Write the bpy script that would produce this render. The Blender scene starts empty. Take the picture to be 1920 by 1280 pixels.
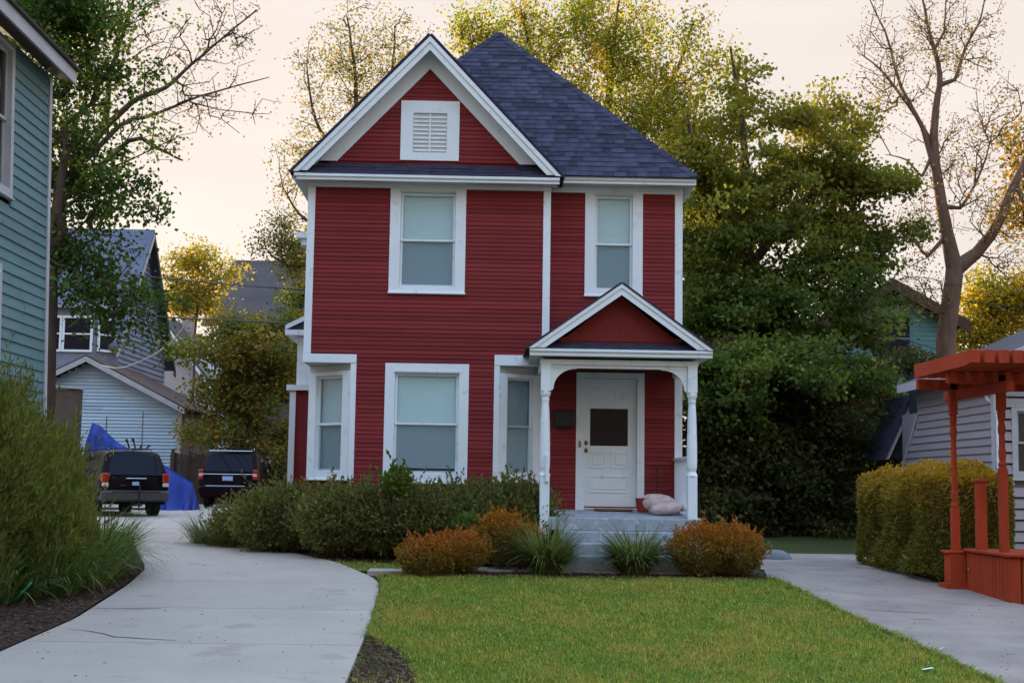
import bpy, math, random
import numpy as np
from mathutils import Vector, Matrix

random.seed(11)
RNG = np.random.default_rng(11)
SC = bpy.context.scene
COL = SC.collection

# ------------------------------------------------------------------ camera
F, CX, CY = 2515.0, 960.0, 640.0            # focal length and centre in photo pixels
YAW, PITCH, ROLL = 0.022126, 0.106502, 0.015
EYE = Vector((0, 0, 1.6))
_f0 = Vector((math.sin(YAW), math.cos(YAW), 0)); _r0 = Vector((math.cos(YAW), -math.sin(YAW), 0))
FW = _f0 * math.cos(PITCH) + Vector((0, 0, math.sin(PITCH)))
_u = -_f0 * math.sin(PITCH) + Vector((0, 0, math.cos(PITCH)))
RT = _r0 * math.cos(ROLL) + _u * math.sin(ROLL)
UP = _u * math.cos(ROLL) - _r0 * math.sin(ROLL)
cam = bpy.data.cameras.new('camera'); cam_o = bpy.data.objects.new('camera', cam); COL.objects.link(cam_o)
cam_o.matrix_world = Matrix(((RT.x, UP.x, -FW.x, 0), (RT.y, UP.y, -FW.y, 0), (RT.z, UP.z, -FW.z, 1.6), (0, 0, 0, 1)))
cam.sensor_width = 36; cam.lens = F / 1920 * 36; cam.clip_start = 0.1; cam.clip_end = 3000
SC.camera = cam_o

# ------------------------------------------------------------------ sky, sun, exposure
SUN_EL, SUN_AZ = math.radians(8), math.radians(-23)      # azimuth from +Y towards +X
w = bpy.data.worlds.new('World'); SC.world = w; w.use_nodes = True
nt = w.node_tree; nt.nodes.clear()
out = nt.nodes.new('ShaderNodeOutputWorld'); bg = nt.nodes.new('ShaderNodeBackground')
sky = nt.nodes.new('ShaderNodeTexSky'); sky.sky_type = 'NISHITA'; sky.sun_disc = False
sky.sun_elevation = SUN_EL; sky.sun_rotation = SUN_AZ
sky.altitude = 200; sky.air_density = 1.0; sky.dust_density = 1.6; sky.ozone_density = 1.1
# pale evening haze thickest towards the horizon, the same all the way round, clear blue overhead
geo = nt.nodes.new('ShaderNodeTexCoord'); sep = nt.nodes.new('ShaderNodeSeparateXYZ'); nt.links.new(geo.outputs['Generated'], sep.inputs[0])
mrz = nt.nodes.new('ShaderNodeMapRange'); mrz.interpolation_type = 'SMOOTHSTEP'
mrz.inputs[1].default_value = 0.36; mrz.inputs[2].default_value = 0.85; mrz.inputs[3].default_value = 0.9975; mrz.inputs[4].default_value = 0.06
nt.links.new(sep.outputs[2], mrz.inputs[0])
veil = nt.nodes.new('ShaderNodeMix'); veil.data_type = 'RGBA'
cl = nt.nodes.new('ShaderNodeTexNoise'); cl.inputs['Scale'].default_value = 2.2; cl.inputs['Detail'].default_value = 6; cl.inputs['Roughness'].default_value = 0.55
cmap = nt.nodes.new('ShaderNodeMapping'); cmap.inputs['Scale'].default_value = (1, 1, 3.5); nt.links.new(geo.outputs['Generated'], cmap.inputs[0]); nt.links.new(cmap.outputs[0], cl.inputs[0])
cmix = nt.nodes.new('ShaderNodeMix'); cmix.data_type = 'RGBA'; cmr = nt.nodes.new('ShaderNodeMapRange'); cmr.inputs[1].default_value = 0.3; cmr.inputs[2].default_value = 0.7
nt.links.new(cl.outputs[0], cmr.inputs[0]); nt.links.new(cmr.outputs[0], cmix.inputs[0])
cmix.inputs[6].default_value = (0.385, 0.342, 0.314, 1); cmix.inputs[7].default_value = (0.455, 0.410, 0.380, 1)
nt.links.new(cmix.outputs[2], veil.inputs[7])
nt.links.new(mrz.outputs[0], veil.inputs[0])
nt.links.new(sky.outputs[0], veil.inputs[6]); nt.links.new(veil.outputs[2], bg.inputs[0])
bg.inputs[1].default_value = 0.15
nt.links.new(bg.outputs[0], out.inputs[0])
sun = bpy.data.lights.new('sun', 'SUN'); sun.energy = 0.8; sun.angle = math.radians(0.6); sun.color = (1.0, 0.72, 0.42)
sun_o = bpy.data.objects.new('sun', sun); COL.objects.link(sun_o)
_sd = Vector((math.sin(SUN_AZ) * math.cos(SUN_EL), math.cos(SUN_AZ) * math.cos(SUN_EL), math.sin(SUN_EL)))
sun_o.rotation_euler = (-_sd).to_track_quat('-Z', 'Y').to_euler(); sun_o.location = _sd * 80
SC.view_settings.view_transform = 'Standard'; SC.view_settings.look = 'None'
SC.view_settings.exposure = 3.85; SC.view_settings.gamma = 1.0; SC.view_settings.use_curve_mapping = False
SC.render.engine = 'CYCLES'
SC.cycles.max_bounces = 6; SC.cycles.diffuse_bounces = 3; SC.cycles.transparent_max_bounces = 12
SC.cycles.transmission_bounces = 4; SC.cycles.glossy_bounces = 3
SC.cycles.use_denoising = True

def H(y):                                    # height of the ground at depth y
    return float(np.interp(y, [-60, 0, 9, 20, 37, 44, 60, 1000], [0.0, 0.02, 0.05, 0.43, 0.63, 0.72, 0.8, 0.8]))
def at(px, py, Y):                           # the point of the depth plane Y that the photo shows at a pixel
    d = FW + RT * ((px - CX) / F) - UP * ((py - CY) / F)
    return EYE + d * (Y / d.y)

# ------------------------------------------------------------------ materials
def mat(name, col, rough=0.7, var=0.15, scale=6.0, bump=0.0, bscale=60.0, spec=0.3, rnd=0.0, metal=0.0, stretch=(1, 1, 1), col2=None, coat=0.0, obj=True, fac2=0.5, wear=None):
    m = bpy.data.materials.new(name); m.use_nodes = True
    n = m.node_tree.nodes; l = m.node_tree.links; b = n['Principled BSDF']
    b.inputs['Roughness'].default_value = rough; b.inputs['Metallic'].default_value = metal
    b.inputs['Specular IOR Level'].default_value = spec; b.inputs['Coat Weight'].default_value = coat
    tc = n.new('ShaderNodeTexCoord'); mp = n.new('ShaderNodeMapping'); mp.inputs['Scale'].default_value = stretch
    l.new(tc.outputs['Object'], mp.inputs[0])
    nz = n.new('ShaderNodeTexNoise'); nz.inputs['Scale'].default_value = scale; nz.inputs['Detail'].default_value = 8; nz.inputs['Roughness'].default_value = 0.62
    l.new(mp.outputs[0], nz.inputs[0])
    mx = n.new('ShaderNodeMix'); mx.data_type = 'RGBA'
    c2 = col2 or tuple(c * 0.55 for c in col)
    mx.inputs[6].default_value = (*col, 1); mx.inputs[7].default_value = (*c2, 1)
    mr = n.new('ShaderNodeMapRange'); mr.inputs[1].default_value = 0.35; mr.inputs[2].default_value = 0.7
    mr.inputs[3].default_value = 0; mr.inputs[4].default_value = min(1, var * 2) if col2 is None else 1.0
    l.new(nz.outputs[0], mr.inputs[0]); l.new(mr.outputs[0], mx.inputs[0])
    last = mx.outputs[2]
    if wear:
        wz = n.new('ShaderNodeTexNoise'); wz.inputs['Scale'].default_value = wear[1]; wz.inputs['Detail'].default_value = 6; l.new(mp.outputs[0], wz.inputs[0])
        wr = n.new('ShaderNodeMapRange'); wr.inputs[1].default_value = wear[2]; wr.inputs[2].default_value = wear[2] + 0.06; l.new(wz.outputs[0], wr.inputs[0])
        wm = n.new('ShaderNodeMix'); wm.data_type = 'RGBA'; l.new(wr.outputs[0], wm.inputs[0]); l.new(last, wm.inputs[6]); wm.inputs[7].default_value = (*wear[0], 1); last = wm.outputs[2]
    if rnd:
        oi = n.new('ShaderNodeObjectInfo'); hs = n.new('ShaderNodeHueSaturation')
        r2 = n.new('ShaderNodeMapRange'); r2.inputs[3].default_value = 1 - rnd; r2.inputs[4].default_value = 1 + rnd
        l.new(oi.outputs['Random'], r2.inputs[0]); l.new(r2.outputs[0], hs.inputs['Value']); l.new(last, hs.inputs['Color']); last = hs.outputs[0]
    l.new(last, b.inputs['Base Color'])
    if bump:
        bz = n.new('ShaderNodeTexNoise'); bz.inputs['Scale'].default_value = bscale; bz.inputs['Detail'].default_value = 5
        l.new(mp.outputs[0], bz.inputs[0]); bp = n.new('ShaderNodeBump'); bp.inputs['Strength'].default_value = bump; bp.inputs['Distance'].default_value = 0.02
        l.new(bz.outputs[0], bp.inputs['Height']); l.new(bp.outputs[0], b.inputs['Normal'])
    return m

def leaf_mat(name, trans=0.35, rough=0.65):
    m = bpy.data.materials.new(name); m.use_nodes = True
    n = m.node_tree.nodes; l = m.node_tree.links; b = n['Principled BSDF']; o = n['Material Output']
    a = n.new('ShaderNodeAttribute'); a.attribute_name = 'Col'
    l.new(a.outputs['Color'], b.inputs['Base Color']); b.inputs['Roughness'].default_value = rough; b.inputs['Specular IOR Level'].default_value = 0.08
    t = n.new('ShaderNodeBsdfTranslucent'); hs = n.new('ShaderNodeHueSaturation'); hs.inputs['Value'].default_value = 1.5; hs.inputs['Saturation'].default_value = 1.15
    l.new(a.outputs['Color'], hs.inputs['Color']); l.new(hs.outputs[0], t.inputs[0])
    ms = n.new('ShaderNodeMixShader'); ms.inputs[0].default_value = trans
    l.new(b.outputs[0], ms.inputs[1]); l.new(t.outputs[0], ms.inputs[2]); l.new(ms.outputs[0], o.inputs[0])
    return m

def glass_mat(name, tint=(0.9, 0.95, 1.0), refl=1.0):
    m = bpy.data.materials.new(name); m.use_nodes = True
    n = m.node_tree.nodes; l = m.node_tree.links; n.remove(n['Principled BSDF']); o = n['Material Output']
    fr = n.new('ShaderNodeFresnel'); fr.inputs[0].default_value = 1.6
    ma = n.new('ShaderNodeMath'); ma.operation = 'MULTIPLY'; ma.inputs[1].default_value = 2.0 * refl; l.new(fr.outputs[0], ma.inputs[0])
    tr = n.new('ShaderNodeBsdfTransparent'); tr.inputs[0].default_value = (*tint, 1)
    gl = n.new('ShaderNodeBsdfGlossy'); gl.inputs['Roughness'].default_value = 0.02
    nz = n.new('ShaderNodeTexNoise'); nz.inputs['Scale'].default_value = 2.5; bp = n.new('ShaderNodeBump'); bp.inputs['Strength'].default_value = 0.15; bp.inputs['Distance'].default_value = 0.02
    tc = n.new('ShaderNodeTexCoord'); l.new(tc.outputs['Object'], nz.inputs[0]); l.new(nz.outputs[0], bp.inputs['Height']); l.new(bp.outputs[0], gl.inputs['Normal'])
    mx = n.new('ShaderNodeMixShader'); l.new(ma.outputs[0], mx.inputs[0]); l.new(tr.outputs[0], mx.inputs[1]); l.new(gl.outputs[0], mx.inputs[2]); l.new(mx.outputs[0], o.inputs[0])
    return m

def screen_mat(name):
    m = bpy.data.materials.new(name); m.use_nodes = True
    n = m.node_tree.nodes; l = m.node_tree.links; b = n['Principled BSDF']; o = n['Material Output']
    b.inputs['Base Color'].default_value = (0.05, 0.075, 0.12, 1); b.inputs['Roughness'].default_value = 0.8
    tr = n.new('ShaderNodeBsdfTransparent'); mx = n.new('ShaderNodeMixShader'); mx.inputs[0].default_value = 0.33
    l.new(tr.outputs[0], mx.inputs[1]); l.new(b.outputs[0], mx.inputs[2]); l.new(mx.outputs[0], o.inputs[0])
    return m

M = {}
M['red'] = mat('red_paint', (0.235, 0.033, 0.034), 0.75, 0.30, 1.3, 0.14, 45, 0.14, rnd=0.17, stretch=(0.6, 1, 3))
M['redflat'] = mat('red_board_paint', (0.20, 0.026, 0.022), 0.7, 0.2, 3, 0.05, 40, 0.14)
M['white'] = mat('white_paint', (0.79, 0.83, 0.87), 0.5, 0.07, 2.5, 0.05, 35, 0.35, wear=((0.66, 0.69, 0.71), 6, 0.62))
M['soffit'] = mat('soffit_paint', (0.62, 0.60, 0.57), 0.6, 0.12, 3)
M['blind'] = mat('sky_tinted_blind', (0.66, 0.92, 1.0), 0.5, 0.03, 4)  # blue in the slat colour stands in for sky reflected by the panes
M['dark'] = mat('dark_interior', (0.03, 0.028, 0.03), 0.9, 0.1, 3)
M['glass'] = glass_mat('window_glass', (1.0, 1.0, 1.0), 0.28); M['screen'] = screen_mat('insect_mesh')
M['doorglass'] = mat('dark_door_glass', (0.012, 0.008, 0.007), 0.12, 0.1, 3, spec=0.12)
M['brass'] = mat('aged_brass', (0.28, 0.15, 0.06), 0.35, 0.2, 20, metal=0.9)
M['shingle'] = mat('asphalt_shingle', (0.052, 0.049, 0.082), 0.9, 0.25, 3.0, 0.5, 160, 0.15, rnd=0.42, col2=(0.034, 0.031, 0.056))
M['shingle2'] = mat('asphalt_shingle_course', (0.050, 0.047, 0.076), 0.9, 0.4, 5, 0.5, 120, 0.15, col2=(0.03, 0.027, 0.045), stretch=(1, 1, 1))
M['concrete'] = mat('driveway_concrete', (0.415, 0.335, 0.285), 0.85, 0.2, 0.9, 0.25, 70, 0.25, rnd=0.03, col2=(0.355, 0.285, 0.242), wear=((0.33, 0.262, 0.22), 1.7, 0.60))
M['asphalt'] = mat('old_drive_surface', (0.33, 0.25, 0.215), 0.9, 0.3, 1.2, 0.4, 60, 0.2, col2=(0.22, 0.17, 0.145), wear=((0.12, 0.095, 0.085), 3.1, 0.67))
M['step'] = mat('painted_concrete_step', (0.36, 0.39, 0.42), 0.85, 0.3, 5, 0.5, 40, 0.2, col2=(0.24, 0.255, 0.275), wear=((0.50, 0.46, 0.45), 11, 0.585))
M['soil'] = mat('dark_soil', (0.055, 0.04, 0.03), 1, 0.4, 5, 0.6, 40, 0.1)
M['mulch'] = mat('wood_mulch', (0.085, 0.05, 0.036), 1, 0.5, 14, 0.9, 60, 0.1, col2=(0.035, 0.02, 0.016))
M['chip'] = mat('mulch_chip', (0.14, 0.085, 0.06), 0.95, 0.4, 30, 0, 60, 0.1)
M['lawn'] = mat('lawn_soil_and_thatch', (0.085, 0.10, 0.024), 1, 0.4, 3, 0.6, 90, 0.05, col2=(0.15, 0.125, 0.04))
M['ground'] = mat('rough_grass_ground', (0.05, 0.065, 0.018), 1, 0.4, 0.7, 0.6, 20, 0.05, col2=(0.045, 0.035, 0.02))
M['hedgecore'] = mat('hedge_inner_twigs', (0.12, 0.10, 0.03), 1, 0.4, 20, 0.8, 60, 0.05)
M['bark'] = mat('tree_bark', (0.11, 0.075, 0.06), 0.95, 0.4, 8, 0.6, 30, 0.1, stretch=(1, 1, 0.3))
M['barkwarm'] = mat('warm_tree_bark', (0.19, 0.115, 0.085), 0.95, 0.4, 8, 0.6, 30, 0.1, stretch=(1, 1, 0.3))
M['leaf'] = leaf_mat('leaf_surface'); M['leafthin'] = leaf_mat('young_leaf_surface', 0.5); M['blade'] = leaf_mat('grass_blade_surface', 0.25)
M['green'] = mat('teal_green_siding_paint', (0.14, 0.225, 0.235), 0.75, 0.3, 2.2, 0.12, 30, 0.12, rnd=0.07, stretch=(1, 0.3, 1), wear=((0.10, 0.10, 0.09), 9, 0.70))
M['cream'] = mat('weathered_trim_paint', (0.45, 0.43, 0.445), 0.65, 0.2, 3, 0.1, 30)
M['greysiding'] = mat('grey_siding_paint', (0.34, 0.28, 0.29), 0.7, 0.15, 2, 0.05, 30, 0.25, rnd=0.05)
M['greytrim'] = mat('grey_trim_paint', (0.5, 0.45, 0.47), 0.6, 0.12, 3)
M['pergola'] = mat('red_stained_cedar', (0.42, 0.060, 0.024), 0.8, 0.4, 2.2, 0.2, 25, 0.1, rnd=0.1, stretch=(1, 0.3, 0.3))
M['fence'] = mat('weathered_fence_wood', (0.10, 0.07, 0.055), 0.9, 0.35, 5, 0.3, 25, 0.1, rnd=0.2, stretch=(1, 1, 0.2))
M['garage'] = mat('peeling_white_clapboard', (0.46, 0.58, 0.70), 0.75, 0.3, 3, 0.2, 30, 0.2, rnd=0.10, stretch=(0.5, 1, 3), wear=((0.24, 0.23, 0.24), 5, 0.62))
M['brownroof'] = mat('old_brown_shingle', (0.105, 0.062, 0.052), 0.95, 0.35, 2, 0.4, 40, 0.1, col2=(0.07, 0.045, 0.04))
M['brownwall'] = mat('brown_wood_wall', (0.13, 0.095, 0.08), 0.9, 0.3, 3, 0.2, 20, 0.1, rnd=0.1)
M['purple'] = mat('purple_grey_shingle_siding', (0.225, 0.23, 0.30), 0.8, 0.3, 4, 0.2, 20, 0.2, rnd=0.09)
M['blueroof'] = mat('blue_grey_roof', (0.14, 0.155, 0.215), 0.9, 0.3, 1.2, 0.4, 25, 0.15)
M['greyroof'] = mat('grey_brown_roof', (0.105, 0.088, 0.09), 0.95, 0.3, 1.0, 0.4, 25, 0.1)
M['teal'] = mat('teal_house_paint', (0.13, 0.25, 0.265), 0.75, 0.2, 2, 0.1, 20, 0.2, rnd=0.05)
M['chimney'] = mat('pale_chimney_brick', (0.42, 0.36, 0.34), 0.9, 0.3, 8)
M['tarp'] = mat('blue_tarpaulin', (0.003, 0.020, 0.21), 0.45, 0.25, 6, 0.9, 5, 0.25)
M['carpaint'] = mat('black_car_paint', (0.009, 0.007, 0.008), 0.3, 0.1, 2, spec=0.06, coat=0.0)
M['carpaint2'] = mat('dark_maroon_car_paint', (0.013, 0.006, 0.007), 0.28, 0.1, 2, spec=0.08, coat=0.0)
M['cladding'] = mat('grey_bumper_plastic', (0.065, 0.058, 0.058), 0.55, 0.1, 6)
M['carglass'] = mat('tinted_car_glass', (0.010, 0.011, 0.020), 0.04, 0.1, 2, spec=0.1)
M['chrome'] = mat('chrome', (0.75, 0.75, 0.78), 0.12, 0.05, 3, metal=1.0)
M['redlens'] = mat('red_lens', (0.38, 0.025, 0.015), 0.15, 0.1, 30, spec=0.6)
M['whitelens'] = mat('clear_lens', (0.62, 0.55, 0.52), 0.15, 0.1, 30, spec=0.6)
M['tyre'] = mat('tyre_rubber', (0.018, 0.017, 0.017), 0.9, 0.2, 20)
M['rim'] = mat('alloy_rim', (0.30, 0.30, 0.31), 0.35, 0.1, 8, metal=0.8)
M['plate'] = mat('blue_licence_plate', (0.25, 0.38, 0.62), 0.4, 0.1, 60, col2=(0.45, 0.55, 0.72))
M['blackplastic'] = mat('black_plastic', (0.02, 0.02, 0.02), 0.5, 0.1, 10)
M['wire'] = mat('black_cable', (0.015, 0.013, 0.015), 0.6, 0.1, 5)
M['whitewire'] = mat('pale_cable', (0.60, 0.52, 0.48), 0.6, 0.1, 5)
M['bag'] = mat('pink_plastic_sack', (0.58, 0.36, 0.34), 0.4, 0.3, 9, 1.0, 14, 0.4, col2=(0.72, 0.62, 0.58))
M['redpot'] = mat('red_plastic_tub', (0.36, 0.035, 0.025), 0.45, 0.15, 6)
M['mat'] = mat('brown_coir_doormat', (0.26, 0.14, 0.085), 1, 0.3, 40, 0.5, 90)
M['hose'] = mat('green_hose', (0.03, 0.19, 0.10), 0.4, 0.1, 5)
M['stone'] = mat('grey_stone', (0.20, 0.20, 0.22), 0.9, 0.3, 6, 0.4, 20)
M['paper'] = mat('white_paper_scrap', (0.7, 0.7, 0.68), 0.8, 0.1, 10)

# ------------------------------------------------------------------ building blocks
def tag(o, label=None, cat=None, group=None, kind=None):
    if label: o['label'] = label
    if cat: o['category'] = cat
    if group: o['group'] = group
    if kind: o['kind'] = kind
    return o
def empty(name, loc=(0, 0, 0), label=None, cat=None, group=None, parent=None):
    o = bpy.data.objects.new(name, None); COL.objects.link(o); o.location = loc; o.empty_display_size = 0.2
    if parent: adopt(o, parent)
    return tag(o, label, cat, group)
def wmat(o):
    m = Matrix.Translation(o.location) @ o.rotation_euler.to_matrix().to_4x4() @ Matrix.Diagonal((*o.scale, 1))
    return (wmat(o.parent) @ o.matrix_parent_inverse @ m) if o.parent else m
def adopt(o, parent):
    o.parent = parent; o.matrix_parent_inverse = wmat(parent).inverted()
def link(name, me, m, parent=None):
    o = bpy.data.objects.new(name, me); COL.objects.link(o)
    if m is not None and not me.materials: me.materials.append(M[m] if isinstance(m, str) else m)
    if parent is not None: adopt(o, parent)
    return o

class MB:
    def __init__(s, frame=None): s.v = []; s.f = []; s.fr = frame
    def add(s, vs, fs):
        k = len(s.v); s.v += [Vector(p) for p in vs]; s.f += [tuple(i + k for i in f) for f in fs]; return s
    def box(s, x0, x1, y0, y1, z0, z1):
        return s.add([(x0, y0, z0), (x1, y0, z0), (x1, y1, z0), (x0, y1, z0), (x0, y0, z1), (x1, y0, z1), (x1, y1, z1), (x0, y1, z1)],
                     [(0, 3, 2, 1), (4, 5, 6, 7), (0, 1, 5, 4), (1, 2, 6, 5), (2, 3, 7, 6), (3, 0, 4, 7)])
    def cbox(s, x0, x1, y0, y1, z0, z1, c=0.01):        # box with chamfered edges along its long outline
        c = min(c, (x1 - x0) * .4, (y1 - y0) * .4, (z1 - z0) * .4)
        vs = []
        for z, q in ((z0, c), (z0 + c, 0), (z1 - c, 0), (z1, c)):
            vs += [(x0 + c + q * .6, y0 + q, z), (x1 - c - q * .6, y0 + q, z), (x1 - q, y0 + c + q * .6, z), (x1 - q, y1 - c - q * .6, z),
                   (x1 - c - q * .6, y1 - q, z), (x0 + c + q * .6, y1 - q, z), (x0 + q, y1 - c - q * .6, z), (x0 + q, y0 + c + q * .6, z)]
        fs = [tuple(range(7, -1, -1)), tuple(range(24, 32))]
        for r in range(3):
            for i in range(8): j = (i + 1) % 8; fs.append((r * 8 + i, r * 8 + j, r * 8 + 8 + j, r * 8 + 8 + i))
        return s.add(vs, fs)
    def prism(s, poly, d):                                # closed polygon swept by vector d
        n = len(poly); d = Vector(d); p = [Vector(q) for q in poly]
        return s.add(p + [q + d for q in p], [tuple(range(n - 1, -1, -1)), tuple(range(n, 2 * n))] + [(i, (i + 1) % n, n + (i + 1) % n, n + i) for i in range(n)])
    def beam(s, a, b, wd, ht, up=(0, 0, 1)):              # rectangular bar from a to b
        a = Vector(a); b = Vector(b); d = (b - a).normalized(); u = Vector(up); x = d.cross(u).normalized(); y = x.cross(d).normalized()
        x *= wd / 2; y *= ht / 2
        return s.prism([a - x - y, a + x - y, a + x + y, a - x + y], b - a)
    def tube(s, pts, rad, n=8, cap=True):
        pts = [Vector(p) for p in pts]; k = len(pts)
        rad = list(rad) if hasattr(rad, '__len__') else [rad] * k
        vs = []; fs = []; prev = None
        for i, p in enumerate(pts):
            d = (pts[min(i + 1, k - 1)] - pts[max(i - 1, 0)]).normalized()
            x = d.cross(prev if prev is not None and abs(d.dot(prev)) < .95 else (Vector((0, 0, 1)) if abs(d.z) < .9 else Vector((1, 0, 0)))).normalized()
            y = d.cross(x).normalized(); prev = -y if prev is None else prev
            for q in range(n):
                a = 2 * math.pi * q / n; vs.append(p + (x * math.cos(a) + y * math.sin(a)) * rad[i])
        for i in range(k - 1):
            for q in range(n): r = (q + 1) % n; fs.append((i * n + q, i * n + r, i * n + n + r, i * n + n + q))
        if cap: fs += [tuple(range(n - 1, -1, -1)), tuple(range((k - 1) * n, k * n))]
        return s.add(vs, fs)
    def lathe(s, prof, c=(0, 0), n=16, z0=0):             # profile of (radius, z) about a vertical axis
        vs = []; fs = []
        for r, z in prof:
            for q in range(n): a = 2 * math.pi * q / n; vs.append((c[0] + r * math.cos(a), c[1] + r * math.sin(a), z0 + z))
        for i in range(len(prof) - 1):
            for q in range(n): r = (q + 1) % n; fs.append((i * n + q, i * n + r, i * n + n + r, i * n + n + q))
        fs += [tuple(range(n - 1, -1, -1)), tuple(range((len(prof) - 1) * n, len(prof) * n))]
        return s.add(vs, fs)
    def build(s, name, m, parent=None, smooth=False, frame=None):
        fr = frame or s.fr
        vs = [tuple(fr @ p) if fr else tuple(p) for p in s.v]
        me = bpy.data.meshes.new(name); me.from_pydata(vs, [], s.f); me.update()
        if smooth: me.polygons.foreach_set('use_smooth', [True] * len(me.polygons))
        return link(name, me, m, parent)

def np_mesh(name, V, nv, m, parent=None, C=None, smooth=False):     # V (n, nv, 3): n faces with nv corners each
    n = len(V); me = bpy.data.meshes.new(name)
    me.vertices.add(n * nv); me.vertices.foreach_set('co', V.reshape(-1).astype(np.float32))
    me.loops.add(n * nv); me.loops.foreach_set('vertex_index', np.arange(n * nv, dtype=np.int32))
    me.polygons.add(n); me.polygons.foreach_set('loop_start', np.arange(0, n * nv, nv, dtype=np.int32))
    me.update(calc_edges=True)
    if C is not None:
        a = me.attributes.new('Col', 'FLOAT_COLOR', 'FACE')
        a.data.foreach_set('color', np.concatenate([np.clip(C, 0, 1), np.ones((n, 1))], 1).astype(np.float32).reshape(-1))
    return link(name, me, m, parent)

def unit(v): return v / np.maximum(np.linalg.norm(v, axis=-1, keepdims=True), 1e-9)
def palette(n, cols, weights=None, jit=0.18, cluster=None):
    cols = np.array(cols); k = RNG.choice(len(cols), n, p=weights) if cluster is None else cluster % len(cols)
    t = RNG.random((n, 1)); k2 = RNG.choice(len(cols), n, p=weights)
    c = cols[k] * (0.55 + .3 * t) + cols[k2] * (0.45 - .3 * t)
    return c * (1 + jit * RNG.normal(size=(n, 1)))
def leaf_quads(P, L, W, up=0.2, outward=None, fold=0.25, droop=0.0):
    n = len(P); d = RNG.normal(size=(n, 3)); d[:, 2] += up
    if outward is not None: d = d * 0.75 + outward
    d = unit(d); d[:, 2] -= droop; d = unit(d)
    s = unit(np.cross(d, RNG.normal(size=(n, 3)))); nn = np.cross(d, s)
    l = L * (0.65 + .7 * RNG.random((n, 1))); w_ = W * (0.65 + .7 * RNG.random((n, 1)))
    a = P; b = P + d * l * .45 + s * w_ * .5 + nn * w_ * fold * .5; c = P + d * l; e = P + d * l * .45 - s * w_ * .5 + nn * w_ * fold * .5
    return np.stack([a, b, c, e], 1)
def ribbons(B, D, L, W, bend, segs=5):                   # arching blades: base, lean direction, length, width, bend (arrays)
    Q = []; side = unit(np.cross(D, np.tile([0, 0, 1.0], (len(B), 1)))); p0 = B.copy(); z_ = np.array([0, 0, 1.0]); k0 = .15 + .5 * bend; k1 = .5 + 2.0 * bend
    for i in range(segs):
        t0, t1 = i / segs, (i + 1) / segs; w0 = W * (1 - t0 ** 2.2) * .5; w1 = W * max(0.04, 1 - t1 ** 2.2) * .5
        th = k0 + (k1 - k0) * ((i + .5) / segs) ** 1.4; p1 = p0 + (D * np.sin(th)[:, None] + z_ * np.cos(th)[:, None]) * (L / segs)[:, None]
        p1[:, 2] = np.maximum(p1[:, 2], B[:, 2] + .015)
        Q.append(np.stack([p0 - side * w0[:, None], p0 + side * w0[:, None], p1 + side * w1[:, None], p1 - side * w1[:, None]], 1)); p0 = p1
    return np.concatenate(Q, 0)

def strip(name, tab_l, tab_r, y0, y1, off, m, parent=None, dy=0.4, nx=6, thick=0.0, zfun=None, jag=0.0):
    ys = np.linspace(y0, y1, max(2, int((y1 - y0) / dy) + 1)); vs = []; fs = []
    zf = zfun or H
    for y in ys:
        xl = float(np.interp(y, [p[0] for p in tab_l], [p[1] for p in tab_l])); xr = float(np.interp(y, [p[0] for p in tab_r], [p[1] for p in tab_r]))
        xl += jag * math.sin(y * 7.3 + 1) * math.sin(y * 3.1); xr += jag * math.sin(y * 6.1) * math.sin(y * 2.7 + 2)
        for i in range(nx + 1): vs.append((xl + (xr - xl) * i / nx, y, zf(y) + off))
    n = len(ys)
    for j in range(n - 1):
        for i in range(nx): a = j * (nx + 1) + i; fs.append((a, a + 1, a + nx + 2, a + nx + 1))
    if thick:
        k = len(vs); rim = [i for i in range(nx + 1)] + [j * (nx + 1) + nx for j in range(1, n)] + [(n - 1) * (nx + 1) + i for i in range(nx - 1, -1, -1)] + [j * (nx + 1) for j in range(n - 2, 0, -1)]
        vs += [(vs[i][0], vs[i][1], vs[i][2] - thick) for i in rim]
        for q in range(len(rim)): r = (q + 1) % len(rim); fs.append((rim[r], rim[q], k + q, k + r))
    me = bpy.data.meshes.new(name); me.from_pydata(vs, [], fs); me.update()
    return link(name, me, m, parent)

# ------------------------------------------------------------------ ground, drives, lawn, beds
gx = [-400, -120, -40, -20, -10, -5, 0, 5, 10, 20, 40, 120, 400]; gy = [-60, -20, 0, 4, 9, 14.5, 20, 25, 31, 37, 44, 60, 120, 250, 700]
vs = [(x, y, H(y) - 0.012) for y in gy for x in gx]; nx = len(gx)
fs = [(j * nx + i, j * nx + i + 1, (j + 1) * nx + i + 1, (j + 1) * nx + i) for j in range(len(gy) - 1) for i in range(nx - 1)]
me = bpy.data.meshes.new('ground'); me.from_pydata(vs, [], fs); me.update()
tag(link('ground', me, 'ground'), 'rough grassy ground under the houses and trees', kind='structure')

DL = [(2, -4.0), (13.5, -3.95), (16.5, -4.22), (18.3, -4.47), (19.2, -4.7), (21, -5.23), (27, -6.9), (32, -9.8), (37, -13), (48, -17)]
DR = [(2, -0.95), (10.4, -.98), (13.2, -1.05), (16.3, -1.19), (17.1, -1.25), (17.8, -1.40), (18.6, -1.66), (19.5, -1.97), (21.5, -2.85), (22.7, -3.81), (24.1, -4.7), (25.5, -5.35), (27.1, -5.5), (32, -6.1), (38, -6.6), (48, -6.6)]
drv = empty('driveway', (-2.5, 10, H(10))); tag(drv, 'pale concrete driveway curving left past the red house', kind='structure')
joints = [3, 6.6, 9.4, 12.02, 14.42, 17.0, 20.2, 23.6, 27.5, 32, 37, 42, 47.5]
for a, b in zip(joints, joints[1:]):
    strip('slab', DL, DR, a + .008, b - .008, 0.03, 'concrete', drv, dy=.3, nx=8, thick=.07)
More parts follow.
